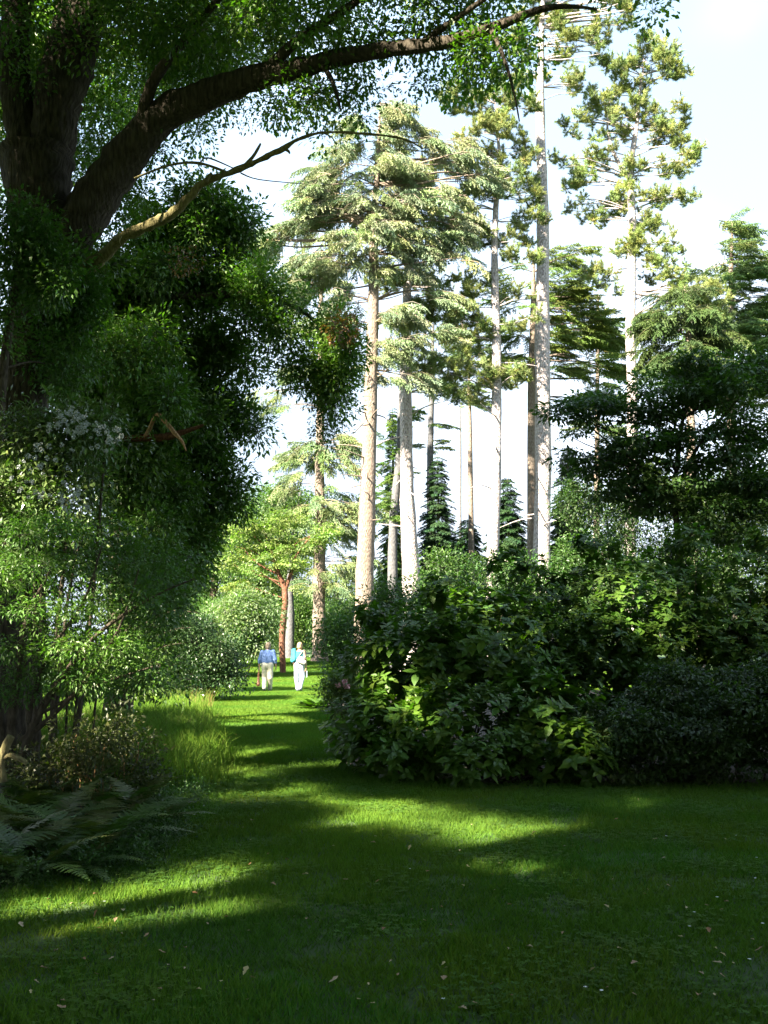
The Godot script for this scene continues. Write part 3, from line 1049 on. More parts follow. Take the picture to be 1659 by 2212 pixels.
# ---------------------------------------------------------------- the great oak
func oak() -> void:
	var foot := on_land(at(20, 1000, 14.0))
	var root := thing("oak_tree", "great dark oak with a long limb arching over the path", "tree", foot)
	var mb := Mb.new()
	var base := [pixel(foot).x, pixel(foot).y + 20.0]
	tube_px(mb, [[base[0], base[1], 190], [25, 1200, 130], [40, 900, 118], [80, 720, 118], [112, 590, 128], [85, 450, 140], [82, 330, 165]], 14.0, 18, 6, 0.3, foot)
	part("trunk", mb.mesh(), mat.oak, root)
	for row in [
		[[110, 330, 95], [125, 220, 108], [150, 130, 112], [175, 30, 112], [182, -80, 105], [200, -300, 70], [230, -500, 30]],
		[[55, 340, 75], [38, 220, 72], [30, 100, 72], [42, -60, 62], [20, -260, 40], [-40, -420, 20]],
		[[112, 620, 70, 14.0], [150, 530, 96, 13.9], [200, 440, 100, 13.8], [262, 352, 92, 13.7], [345, 255, 80, 13.5], [430, 212, 70, 13.3], [550, 168, 58, 13.0], [640, 150, 47, 12.7], [730, 125, 40, 12.4], [850, 105, 33, 12.0], [950, 94, 30, 11.7], [1060, 62, 24, 11.4], [1160, 22, 17, 11.2], [1230, 14, 10, 11.1], [1290, 20, 5, 11.0]],
		[[560, 170, 30, 13.0], [640, 90, 24, 12.5], [760, 10, 18, 12], [900, -90, 10, 11.5]],
		[[300, 300, 36, 13.6], [330, 180, 26, 13.2], [420, 60, 20, 12.8], [520, -60, 12, 12.2]],
		[[900, 100, 18, 11.9], [1000, 30, 13, 11.5], [1130, -60, 8, 11]],
		[[690, 130, 16, 12.5], [720, 180, 10, 12.2], [735, 235, 5, 12.0]],
		[[1060, 60, 14, 11.4], [1090, 130, 9, 11.2], [1110, 200, 5, 11.1], [1122, 262, 3, 11.0]]]:
		var lm := Mb.new()
		tube_px(lm, row, 14.0, 14, 6, 0.3, foot)
		part("limb", lm.mesh(), mat.oak, root)
	var dead := Mb.new()
	tube_px(dead, [[125, 640, 40, 13.9], [180, 590, 32, 13.7], [230, 545, 27, 13.5], [275, 505, 25, 13.3], [340, 480, 25, 13.0], [385, 450, 22, 12.8], [440, 395, 18, 12.6], [500, 372, 15, 12.4], [560, 345, 13, 12.2], [610, 322, 13, 12.0], [640, 303, 8, 11.9], [700, 286, 6, 11.7], [800, 290, 5, 11.5], [870, 300, 5, 11.4], [914, 321, 4, 11.3]], 13.0, 10, 7, 0.7, foot)
	var db := part("dead_branch", dead.mesh(), mat.deadwood, root)
	db.set_meta("label", "bare dead branch with yellowish lichen in the sun")
	for row in [[[515, 370, 9], [545, 340, 9], [563, 310, 5]], [[495, 374, 8], [430, 352, 7], [365, 357, 6], [290, 385, 5]], [[432, 352, 4], [450, 341, 4], [510, 366, 3]], [[520, 374, 4], [560, 388, 3], [665, 398, 1.5]], [[345, 478, 9], [350, 466, 7], [352, 459, 4]], [[445, 392, 8], [452, 380, 8], [458, 374, 5]], [[612, 322, 7], [622, 326, 8], [626, 332, 4]], [[262, 510, 5], [258, 522, 3], [264, 535, 1.5]], [[700, 288, 4], [716, 296, 3], [722, 304, 2]]]:
		var tm := Mb.new()
		tube_px(tm, row, 12.4, 5, 4, 0.3, foot)
		part("twig", tm.mesh(), mat.deadwood, db)
	var crown := [[60, 40, 60, 60, 2], [270, 40, 60, 50, 1], [330, 120, 60, 50, 1], [250, 190, 40, 60, 2], [420, 60, 70, 60], [400, 150, 50, 40, 1], [480, 140, 50, 40, 1], [560, 60, 80, 60, -0.5], [640, 100, 50, 30], [700, 40, 80, 50, -1], [790, 80, 70, 40, -0.5], [860, 30, 80, 40, -1], [900, 150, 50, 22], [960, 50, 70, 50, -1], [1050, 30, 80, 40, -1], [1040, 130, 70, 40, -1], [1130, 95, 50, 55, -1.2], [1140, 170, 38, 30, -1.2], [1085, 190, 35, 25, -1], [620, 220, 34, 34], [700, 232, 44, 40], [745, 185, 50, 40], [660, 180, 40, 22], [590, 240, 20, 18], [455, 250, 22, 20, 1], [400, 270, 25, 16, 1], [830, 180, 26, 18], [770, 258, 16, 14], [690, 292, 18, 9], [960, 160, 45, 22], [1230, 8, 50, 14, -1.5], [1300, -4, 50, 12, -1.5], [1400, -6, 55, 10, -1.5], [1480, -4, 35, 8, -1.5], [330, 330, 40, 30, 1], [240, 300, 30, 40, 2], [260, 450, 40, 40, 1.5], [200, 560, 40, 40, 1], [150, 30, 50, 40, 3], [180, 350, 44, 50, 4], [5, 390, 34, 60, 3], [225, 400, 50, 50, 3], [300, 440, 50, 40, 3], [265, 340, 40, 40, 3], [160, 480, 40, 40, 3], [20, 250, 30, 60, 3], [90, 130, 40, 60, 3], [210, 230, 40, 50, 3], [10, 150, 40, 80, 2], [230, 100, 40, 40, 2]]
	var f := fill(blobs_px(crown, 12.8, 1.6), "oak", 0.28, 3.6, Color(0.1, 0.19, 0.028), foot, foot, false)
	# the crown above, out of the picture
	var high := [[Vector3(-5, 12.5, -13), Vector3(6, 3.2, 6)], [Vector3(0, 11.5, -9), Vector3(5, 2.4, 5)], [Vector3(-8, 12, -8), Vector3(4, 3, 4)], [Vector3(-7, 14, -17), Vector3(5, 3, 5)], [Vector3(-1, 15, -12), Vector3(5, 2.5, 5)], [Vector3(-5, 13, -5), Vector3(5, 2.5, 4)], [Vector3(2, 10.5, -4), Vector3(4, 1.8, 3)]]
	var g := fill(high, "bush", 0.42, 3.8, Color(0.085, 0.17, 0.025), foot, foot, true, 0.22, -2.0)
	spread("foliage", kit.oak, mat.leaf, root, f[0], f[1])
	spread("foliage", kit.bush, mat.leaf, root, g[0], g[1])
	# small-leaved growth round the stem
	tree("holly_tree", "small leaved bushy tree crowding the foot of the oak", "tree", {"depth": 12.6, "trunk": [[0, 900, 22], [30, 640, 16], [50, 520, 8]], "crown": [[40, 510, 75, 55], [20, 600, 70, 70], [100, 590, 60, 50], [130, 690, 70, 60, 1], [180, 640, 40, 40, 1], [10, 690, 40, 50], [150, 790, 70, 60, 1]], "kind": "small", "size": 0.3, "lai": 4.5, "tint": Color(0.07, 0.15, 0.03)})

func evergreen() -> void:
	var root := tree("evergreen_oak", "dense dark evergreen tree behind the oak with a bough hanging over the path", "tree", {"depth": 20.0, "trunk": [[250, 1500, 60], [255, 1200, 50], [270, 900, 40], [310, 650, 26], [380, 520, 12]],
		"crown": [[430, 480, 75, 50], [500, 520, 45, 45], [480, 595, 55, 35], [400, 560, 80, 60], [330, 520, 60, 60], [300, 620, 100, 70], [200, 650, 100, 70], [420, 640, 70, 36], [250, 740, 120, 80], [380, 730, 110, 70], [460, 770, 45, 45], [545, 480, 20, 17], [558, 545, 17, 13], [520, 636, 24, 17], [540, 800, 20, 17], [524, 724, 17, 14], [545, 925, 18, 11], [502, 1040, 17, 15], [512, 1085, 22, 15], [460, 428, 26, 17], [398, 424, 30, 19], [130, 760, 90, 80], [180, 860, 120, 80], [330, 850, 120, 80], [440, 860, 65, 55], [490, 890, 40, 36], [410, 960, 75, 50], [300, 980, 110, 70], [465, 1000, 36, 36], [380, 1060, 95, 55], [470, 1090, 42, 34], [260, 1100, 120, 70], [390, 1160, 75, 55], [150, 1150, 120, 90], [330, 1250, 100, 80], [400, 1330, 60, 80], [250, 1350, 120, 100], [330, 1440, 80, 60], [60, 950, 100, 100], [40, 800, 80, 80], [270, 1000, 120, 90, -2], [290, 1150, 110, 90, -2], [300, 1300, 110, 90, -2], [250, 1430, 110, 60, -2], [400, 1430, 70, 60, 2], [330, 900, 100, 70, -2], [280, 780, 110, 80, -2]],
		"kind": "small", "size": 0.42, "lai": 5.4, "tint": Color(0.085, 0.16, 0.03), "thick": 1.3, "ragged": true, "swell": 1.02, "carve": true, "holes": -0.25})
	var foot := root.position
	var lm := Mb.new()
	tube_px(lm, [[330, 640, 24], [430, 640, 20], [520, 636, 15], [620, 655, 11], [700, 715, 8], [725, 800, 5], [715, 900, 3]], 19.5, 7, 4, 0.2, foot)
	part("limb", lm.mesh(), mat.darkbark, root)
	var f := fill(blobs_px([[520, 622, 38, 30], [500, 660, 32, 28], [752, 765, 24, 44], [592, 762, 32, 26], [625, 800, 24, 20], [560, 600, 44, 30], [610, 635, 44, 32], [660, 655, 44, 34], [700, 690, 44, 36], [730, 735, 38, 36], [722, 790, 42, 46], [722, 850, 34, 46], [706, 915, 30, 34], [650, 745, 36, 36], [600, 705, 38, 32], [560, 670, 36, 34], [680, 820, 34, 36]], 19.3, 1.1), "small", 0.36, 3.8, Color(0.1, 0.19, 0.032), foot, foot, false, 0.22, -0.14)
	spread("foliage", kit.small, mat.leaf, root, f[0], f[1])
	var dry := fill(blobs_px([[742, 712, 18, 14, -0.6], [400, 568, 18, 9, -1.6]], 19.3, 0.6), "small", 0.3, 2.0, Color(0.2, 0.1, 0.045), foot, foot)
	spread("withered_leaves", kit.small, mat.leaf, root, dry[0], dry[1])
	var raw := Mb.new()
	tube_px(raw, [[250, 950, 12], [300, 946, 17], [355, 944, 18], [400, 932, 13], [440, 918, 6]], 17.4, 8, 4, 0.3, foot)
	part("limb", raw.mesh(), mat.redbrown, root)
	raw = Mb.new()
	tube_px(raw, [[312, 946, 10, 17.38], [322, 928, 9, 17.3], [338, 896, 9, 17.1], [352, 905, 10, 17.0], [378, 936, 9, 16.9], [393, 953, 6, 16.9], [402, 974, 2, 16.9]], 17.0, 8, 4, 0.3, foot)
	part("broken_branch", raw.mesh(), mat.rawwood, root).set_meta("label", "snapped branch of pale orange wood hanging down")

# ---------------------------------------------------------------- tall conifers beyond the shrubs
func zo(rows: Array) -> Array:   # rows read on a detail of the photograph at twice the scale
	var out := []
	for r in rows:
		var q: Array = [829.5 + r[0] * 0.5, r[1] * 0.5, r[2] * 0.5]
		if r.size() > 3:
			q.append(r[3] * 0.5)
		out.append(q)
	return out

func pines() -> void:
	var green := Color(0.215, 0.275, 0.09)
	tree("pine_tree", "tallest pine with a bright bare trunk and its crown above the oak limb", "tree", {"depth": 46.0, "bark": "pine", "trunk": [[1174, 1215, 40], [1176, 1000, 35], [1168, 700, 31], [1170, 450, 26], [1167, 250, 20], [1168, 100, 14], [1172, 0, 10], [1176, -120, 5]],
		"crown": zo([[960, 80, 90, 30], [1060, 90, 50, 35], [920, 150, 60, 50], [940, 230, 36, 60], [790, 140, 60, 50], [800, 200, 60, 50], [740, 240, 36, 30], [800, 330, 80, 34], [860, 380, 40, 26], [740, 60, 60, 36], [560, 330, 60, 30], [560, 180, 70, 40], [1010, 30, 60, 26], [640, 60, 60, 40], [1000, -60, 100, 60], [700, -80, 140, 80], [820, 40, 50, 30]]) + [[1250, -110, 70, 40], [1120, -120, 70, 40]],
		"ragged": true, "snags": 9, "snag_low": 3.0, "snag_high": 14.0, "swell": 1.35, "kind": "pine", "size": 0.45, "lai": 4.4, "tint": green, "surface": "needle", "clear": 17.0, "rise": 0.1})
	tree("pine_tree", "forked pine with a broad ragged crown standing clear against the sky", "tree", {"depth": 47.0, "bark": "pine", "trunk": [[1362, 1200, 26], [1364, 880, 23], [1365, 740, 22], [1364, 475, 19], [1362, 380, 14], [1374, 280, 11], [1380, 215, 7], [1392, 130, 4]], "branches": [[[1366, 395, 11], [1330, 340, 9], [1312, 280, 6], [1318, 215, 3]], [[1366, 650, 6], [1400, 632, 6], [1440, 615, 5]]],
		"crown": zo([[1170, 250, 100, 60], [1260, 310, 55, 45], [1150, 165, 34, 30], [1080, 340, 110, 60], [1010, 300, 60, 30], [950, 420, 100, 70], [1200, 520, 100, 70], [1280, 520, 40, 36], [1320, 650, 55, 50], [1250, 600, 50, 40], [1010, 560, 90, 40], [860, 540, 80, 36], [940, 680, 80, 50], [1200, 720, 80, 50], [790, 720, 80, 32], [880, 785, 80, 36], [1040, 850, 100, 56], [1200, 860, 60, 50], [1320, 850, 45, 24], [840, 880, 60, 16], [950, 950, 70, 50], [1140, 970, 70, 90], [1090, 1060, 60, 50], [1180, 1090, 80, 70], [960, 1190, 70, 70], [1230, 1180, 90, 60], [1310, 1240, 90, 55], [1400, 1290, 90, 60], [1460, 1380, 70, 60], [1060, 740, 50, 60], [1090, 460, 60, 70]]),
		"ragged": true, "snags": 9, "snag_low": 3.0, "snag_high": 14.0, "swell": 1.35, "kind": "pine", "size": 0.45, "lai": 4.1, "tint": green, "surface": "needle", "clear": 9.0, "rise": 0.15})
	tree("pine_tree", "slender pine with a mottled trunk and deep green crown beside the brightest trunk", "tree", {"depth": 44.0, "bark": "pine", "trunk": [[1062, 1420, 30], [1066, 1250, 26], [1069, 1000, 24], [1071, 740, 20], [1069, 550, 15], [1072, 430, 12], [1078, 340, 8], [1072, 260, 5], [1068, 200, 3]],
		"crown": zo([[280, 420, 70, 34], [390, 450, 80, 44], [560, 440, 80, 50], [400, 560, 90, 50], [560, 580, 90, 60], [450, 670, 100, 60], [600, 700, 60, 54], [360, 660, 60, 40], [540, 760, 90, 40], [400, 830, 90, 34], [500, 840, 60, 34], [620, 830, 60, 44], [330, 960, 70, 70], [400, 990, 60, 50], [560, 1000, 70, 50], [620, 950, 70, 26], [480, 510, 70, 60], [330, 880, 50, 40], [500, 400, 70, 40]]) + [[985, 740, 36, 34], [1010, 800, 50, 30], [1022, 850, 26, 30], [1120, 560, 40, 14], [990, 690, 30, 40], [1110, 700, 44, 26], [1030, 620, 36, 28], [1115, 640, 36, 22], [1100, 820, 40, 16], [1040, 720, 30, 20]],
		"ragged": true, "snags": 9, "snag_low": 3.0, "snag_high": 14.0, "swell": 1.35, "kind": "pine", "size": 0.45, "lai": 4.2, "tint": green * 0.85, "surface": "needle", "clear": 10.0, "rise": 0.15})
	tree("pine_tree", "stout pine with shadow dapples on its pale trunk beside the drooping cedar", "tree", {"depth": 48.0, "bark": "pine", "trunk": [[886, 1400, 46], [888, 1220, 38], [882, 1050, 30], [880, 900, 26], [880, 650, 20], [884, 500, 13], [886, 380, 6]],
		"crown": [[900, 590, 60, 40], [845, 600, 45, 30], [930, 670, 45, 30], [860, 750, 50, 22], [930, 790, 45, 30], [890, 450, 60, 50], [850, 500, 50, 40], [940, 520, 50, 40], [900, 380, 50, 40], [905, 690, 40, 26], [980, 620, 40, 34], [850, 690, 34, 20], [960, 850, 30, 20]],
		"ragged": true, "snags": 9, "snag_low": 3.0, "snag_high": 14.0, "swell": 1.35, "kind": "pine", "size": 0.45, "lai": 3.2, "tint": green * 0.85, "surface": "needle", "clear": 9.0, "rise": 0.15})
	var pale := Color(0.27, 0.33, 0.19)
	tree("cedar_tree", "pale blue cedar with long drooping boughs and a rough dark trunk", "tree", {"depth": 43.0, "bark": "cedar", "trunk": [[786, 1400, 46], [790, 1250, 40], [790, 1150, 37], [800, 900, 30], [805, 650, 25], [810, 480, 17], [814, 380, 11], [818, 290, 7], [822, 220, 3]],
		"branches": [[[806, 520, 9], [770, 480, 8], [735, 470, 5], [690, 480, 3]], [[810, 470, 7], [840, 430, 6], [880, 400, 4]]],
		"crown": [[825, 240, 30, 26], [800, 290, 50, 34], [860, 275, 70, 30], [930, 310, 60, 24], [985, 350, 50, 18], [1020, 385, 26, 16], [770, 350, 60, 34], [850, 360, 70, 30], [740, 400, 70, 34], [690, 440, 60, 30], [640, 475, 55, 26], [590, 515, 36, 36], [800, 440, 80, 36], [880, 430, 60, 30], [940, 440, 70, 22], [985, 490, 26, 40], [840, 510, 50, 50], [760, 540, 60, 26], [710, 580, 60, 36], [680, 630, 40, 34], [930, 530, 50, 30], [980, 550, 30, 24], [850, 580, 50, 36], [760, 640, 50, 22], [740, 700, 50, 16], [860, 690, 60, 18], [905, 740, 60, 16], [830, 760, 60, 16], [765, 800, 50, 16], [870, 820, 50, 14], [940, 640, 40, 20]],
		"ragged": true, "kind": "cedar", "size": 0.62, "snags": 22, "snag_low": 3.0, "snag_high": 13.0, "swell": 1.15, "lai": 4.6, "tint": pale, "surface": "needle", "clear": 12.0, "rise": 0.05})
	tree("cedar_tree", "cedar with a flared sunlit foot beyond the walkers and sprays hanging low", "tree", {"depth": 56.0, "bark": "cedar", "flare": 1.0, "trunk": [[690, 1420, 46], [690, 1400, 32], [691, 1300, 28], [689, 1080, 22], [690, 1000, 20], [692, 800, 15], [694, 620, 9], [696, 540, 4]],
		"crown": [[690, 965, 50, 22], [650, 985, 44, 22], [720, 1000, 40, 20], [640, 1040, 26, 40], [700, 1090, 80, 16], [660, 1130, 70, 20], [740, 1130, 60, 30], [700, 1180, 60, 22], [770, 1100, 40, 20], [730, 1230, 50, 18], [690, 1265, 60, 16], [570, 850, 40, 12], [620, 880, 40, 14], [650, 800, 40, 20], [700, 560, 40, 14], [700, 620, 50, 16], [600, 600, 50, 14], [640, 572, 60, 14], [692, 520, 30, 26], [560, 620, 34, 14], [660, 700, 50, 18], [770, 960, 30, 26], [760, 1210, 40, 20], [725, 955, 46, 20], [762, 1005, 36, 18], [740, 1060, 50, 14]],
		"ragged": true, "kind": "cedar", "size": 0.7, "lai": 2.9, "tint": Color(0.21, 0.28, 0.13), "surface": "needle", "clear": 4.0, "rise": 0.05})
	tree("cedar_tree", "layered yellow green cedar standing behind the brightest pine trunk", "tree", {"depth": 52.0, "bark": "cedar", "trunk": [[1150, 1250, 22], [1149, 900, 19], [1150, 700, 14], [1152, 560, 5]],
		"crown": [[1130, 600, 60, 14], [1190, 620, 60, 16], [1240, 640, 50, 16], [1110, 650, 40, 14], [1170, 670, 60, 16], [1230, 690, 60, 22], [1280, 720, 50, 36], [1300, 790, 34, 40], [1200, 740, 50, 18], [1220, 800, 40, 16], [1110, 720, 40, 16], [1130, 770, 50, 16], [1260, 860, 40, 30], [1100, 800, 40, 18], [1200, 560, 60, 16]],
		"ragged": true, "kind": "layer", "size": 0.7, "lai": 4.6, "swell": 1.15, "tint": Color(0.16, 0.23, 0.055), "surface": "needle", "clear": 11.0, "rise": 0.0})
	tree("pine_tree", "thin grey trunked conifer close behind the stout dappled pine", "tree", {"depth": 50.0, "bark": "greybark", "trunk": [[850, 1400, 26], [851, 1150, 20], [862, 1000, 16], [866, 860, 10], [868, 760, 4]], "crown": [[845, 960, 22, 30], [850, 1020, 24, 30], [838, 1070, 24, 30], [868, 900, 18, 24], [846, 1120, 20, 24]], "ragged": true, "kind": "layer", "size": 0.6, "lai": 2.4, "tint": Color(0.1, 0.18, 0.04), "surface": "needle", "clear": 5.0})
	tree("pine_tree", "sparse far conifer with a thin trunk between the two pale pines", "tree", {"depth": 64.0, "bark": "greybark", "trunk": [[932, 1250, 18], [930, 1000, 14], [932, 850, 12], [936, 700, 6]], "crown": [[930, 780, 30, 14], [950, 830, 26, 12], [915, 880, 22, 14], [945, 920, 22, 12], [930, 960, 24, 16], [920, 730, 24, 12]], "ragged": true, "kind": "layer", "size": 0.7, "lai": 1.9, "tint": Color(0.11, 0.17, 0.06), "surface": "needle", "clear": 8.0})
	tree("bare_trunk", "very thin far bare trunk rising between the dark spruces", "tree", {"depth": 70.0, "bark": "greybark", "limbs": false, "trunk": [[995, 1250, 6], [995, 1000, 5], [995, 870, 2]], "crown": [[995, 880, 8, 6]], "kind": "pine", "size": 0.3, "lai": 0.4, "tint": green, "surface": "needle"})
	tree("fir_tree", "feathery green fir with a spiky top beyond the forked pine", "tree", {"depth": 58.0, "bark": "cedar", "trunk": [[1578, 1200, 26], [1580, 700, 14], [1582, 480, 3]],
		"crown": [[1582, 490, 26, 16], [1575, 530, 44, 18], [1580, 570, 60, 20], [1560, 610, 60, 22], [1620, 600, 50, 24], [1590, 650, 80, 26], [1640, 660, 50, 30], [1560, 700, 80, 28], [1630, 720, 60, 30], [1580, 760, 90, 30], [1660, 570, 30, 30], [1560, 830, 90, 40], [1640, 820, 60, 50]], "ragged": true, "kind": "layer", "size": 0.8, "lai": 4.1, "swell": 1.2, "tint": Color(0.15, 0.23, 0.075), "surface": "needle", "clear": 5.0, "rise": 0.0})
	tree("fir_tree", "dark feathery conifer seen between the two nearest pale pine trunks", "tree", {"depth": 63.0, "bark": "cedar", "trunk": [[1018, 1250, 14], [1016, 950, 10], [1012, 740, 4]],
		"crown": [[1000, 690, 40, 14], [1020, 740, 44, 16], [985, 780, 40, 16], [1030, 800, 40, 18], [1000, 840, 40, 18], [1040, 760, 30, 14], [970, 820, 30, 12], [1030, 870, 26, 16], [960, 640, 30, 14]], "ragged": true, "kind": "layer", "size": 0.7, "lai": 3.0, "tint": Color(0.08, 0.13, 0.045), "surface": "needle", "clear": 10.0, "rise": 0.0})
	tree("fir_tree", "tall blue green conifer partly hidden behind the forked pine", "tree", {"depth": 66.0, "bark": "cedar", "trunk": [[1288, 1250, 16], [1290, 900, 11], [1292, 640, 4]],
		"crown": [[1292, 650, 24, 14], [1280, 700, 36, 16], [1310, 740, 40, 18], [1270, 790, 40, 18], [1320, 820, 36, 20], [1290, 870, 50, 20], [1260, 920, 40, 20], [1320, 930, 40, 24], [1290, 990, 50, 26]], "ragged": true, "kind": "layer", "size": 0.8, "lai": 3.0, "tint": Color(0.085, 0.14, 0.05), "surface": "needle", "clear": 8.0, "rise": 0.0})
	tree("yew_tree", "dull dark green conifer leaning over the dark spreading tree", "tree", {"depth": 40.0, "bark": "cedar", "trunk": [[1500, 1200, 26], [1490, 800, 16], [1480, 620, 5]],
		"crown": [[1470, 640, 60, 26], [1500, 680, 60, 34], [1450, 700, 44, 30], [1520, 730, 50, 34], [1470, 760, 50, 34], [1530, 800, 50, 40], [1440, 780, 40, 30], [1420, 680, 30, 16]], "ragged": true, "kind": "cedar", "size": 0.6, "lai": 4.4, "tint": Color(0.075, 0.12, 0.04), "surface": "needle", "clear": 5.0})

func far_trees() -> void:
	var spruce := Color(0.04, 0.085, 0.035)
	conifer("spruce_tree", "dark pointed spruce beside the stout dappled pine trunk", [945, 985], 62.0, 75.0, 1300, spruce)
	conifer("spruce_tree", "dark spruce filling the gap behind the slender mottled pine", [1096, 1030], 60.0, 85.0, 1300, spruce * 0.9)
	conifer("spruce_tree", "low dark spruce with its tip just above the shrub tops", [1010, 1120], 66.0, 90.0, 1300, spruce)
	conifer("spruce_tree", "narrow bright green conifer between the cedar and the thin grey trunk", [848, 880], 60.0, 44.0, 1300, Color(0.09, 0.17, 0.035))
	conifer("spruce_tree", "shaded spruce behind the edge of the dark spreading tree", [1225, 960], 50.0, 80.0, 1300, Color(0.07, 0.12, 0.035))
	tree("strawberry_tree", "yellow green domed tree on a peeling red trunk beyond the walkers", "tree", {"depth": 47.0, "bark": "redbark", "flare": 1.1, "trunk": [[612, 1440, 13], [610, 1370, 13], [615, 1300, 13], [612, 1265, 13], [600, 1235, 9], [590, 1190, 6]], "branches": [[[613, 1285, 9], [628, 1240, 8], [640, 1200, 5], [670, 1160, 3]], [[600, 1240, 6], [560, 1220, 4], [530, 1190, 3]]],
		"crown": [[560, 1135, 56, 20], [520, 1150, 40, 16], [620, 1125, 50, 18], [505, 1180, 30, 16], [600, 1180, 50, 20], [550, 1195, 50, 18], [650, 1175, 50, 24], [525, 1235, 44, 18], [580, 1225, 40, 14], [640, 1215, 40, 16], [690, 1150, 34, 20], [500, 1215, 24, 14], [515, 1265, 30, 16]],
		"kind": "plate", "size": 0.5, "lai": 3.0, "tint": Color(0.2, 0.28, 0.075), "clear": 3.2, "rise": 0.4})
	tree("beech_tree", "smooth grey trunk directly behind the red trunked tree", "tree", {"depth": 60.0, "bark": "greybark", "trunk": [[627, 1412, 22], [627, 1340, 17], [628, 1250, 15], [640, 1120, 10], [650, 1060, 6]], "crown": [[640, 1085, 40, 26], [600, 1100, 50, 24], [690, 1100, 40, 30], [650, 1130, 60, 30], [580, 1080, 30, 22]], "kind": "bush", "size": 0.8, "lai": 3.9, "tint": Color(0.09, 0.16, 0.04), "clear": 6.0})
	tree("broadleaf_tree", "rounded green tree in the distance above the strawberry tree", "tree", {"depth": 75.0, "trunk": [[560, 1400, 24], [565, 1200, 16], [570, 1080, 6]], "crown": [[570, 1085, 50, 26], [535, 1100, 40, 26], [610, 1095, 44, 26], [545, 1140, 60, 40], [600, 1150, 60, 40], [520, 1190, 50, 50], [570, 1230, 70, 60], [650, 1230, 60, 70], [640, 1330, 70, 60], [560, 1330, 70, 60]], "kind": "bush", "size": 1.0, "lai": 4.2, "tint": Color(0.1, 0.17, 0.04), "clear": 3.0})
	tree("broadleaf_tree", "shaded green tree between the evergreen and the strawberry tree", "tree", {"depth": 50.0, "trunk": [[460, 1400, 24], [462, 1250, 16], [465, 1140, 6]], "crown": [[470, 1130, 36, 30], [450, 1180, 50, 36], [490, 1250, 50, 40], [440, 1260, 50, 50], [470, 1320, 60, 40], [520, 1290, 40, 34], [430, 1350, 50, 40]], "kind": "bush", "size": 0.7, "lai": 4.2, "tint": Color(0.1, 0.19, 0.045), "clear": 2.0})
	var k := 45.0 / FOCAL
	shrub("silver_shrub", "silvery green rounded shrub beside the path beyond the dark shrub", "shrub", blobs_px([[500, 1340, 70, 46], [470, 1370, 60, 50], [550, 1330, 50, 50], [545, 1385, 36, 40], [510, 1395, 50, 34]], 44.0, 0.9), {"kind": "small", "size": 0.55, "lai": 3.6, "tint": Color(0.17, 0.25, 0.11), "stems": 5})
	shrub("laurel_shrub", "green laurel thicket behind the grey trunk and the cedar foot", "shrub", blobs_px([[660, 1360, 40, 60], [650, 1330, 50, 40], [600, 1370, 50, 40]], 66.0, 0.8), {"kind": "bush", "size": 0.8, "lai": 4.4, "tint": Color(0.08, 0.15, 0.03), "stems": 4})
	shrub("laurel_shrub", "green laurel mass filling the space past the flared cedar foot", "shrub", blobs_px([[740, 1370, 44, 50], [790, 1350, 60, 60], [740, 1320, 40, 40], [850, 1340, 60, 60]], 60.0, 0.8), {"kind": "bush", "size": 0.8, "lai": 4.4, "tint": Color(0.06, 0.12, 0.03), "stems": 4})
	shrub("laurel_shrub", "dark undergrowth between the pale pine trunks behind the large leaved shrub", "shrub", blobs_px([[960, 1280, 80, 80], [1080, 1290, 90, 80], [1180, 1270, 80, 90], [1290, 1240, 90, 90], [1010, 1340, 90, 60], [1150, 1340, 100, 60]], 40.0, 0.6), {"kind": "bush", "size": 0.7, "lai": 3.6, "tint": Color(0.06, 0.12, 0.03), "stems": 8})
	shrub("laurel_shrub", "sun flecked undergrowth beneath the dark spreading tree", "shrub", blobs_px([[1280, 1090, 70, 60], [1400, 1130, 90, 80], [1520, 1120, 90, 90], [1640, 1100, 80, 100], [1350, 1250, 90, 90], [1480, 1260, 100, 90], [1620, 1260, 100, 90]], 34.0, 0.6), {"kind": "bush", "size": 0.55, "lai": 4.0, "tint": Color(0.04, 0.08, 0.02), "stems": 10})
	# belt of distant trees that closes the view
	for i in 12:
		var u := 380.0 + i * 118.0 + rng.randf_range(-20, 20)
		var top := 1270.0 + rng.randf_range(-50, 20)
		tree("distant_tree", "distant bushy tree in the belt closing the garden", "tree", {"depth": 92.0 + rng.randf_range(-6, 10), "group": "distant belt of trees", "trunk": [[u, 1410, 18], [u, 1330, 12], [u, top, 5]], "crown": [[u - 30, 1360, 70, 50], [u + 40, 1350, 70, 60], [u, top + 40, 70, 50], [u + 10, 1410, 90, 30]], "kind": "bush", "size": 1.4, "lai": 3.9, "tint": Color(0.07, 0.13, 0.035), "limbs": false})

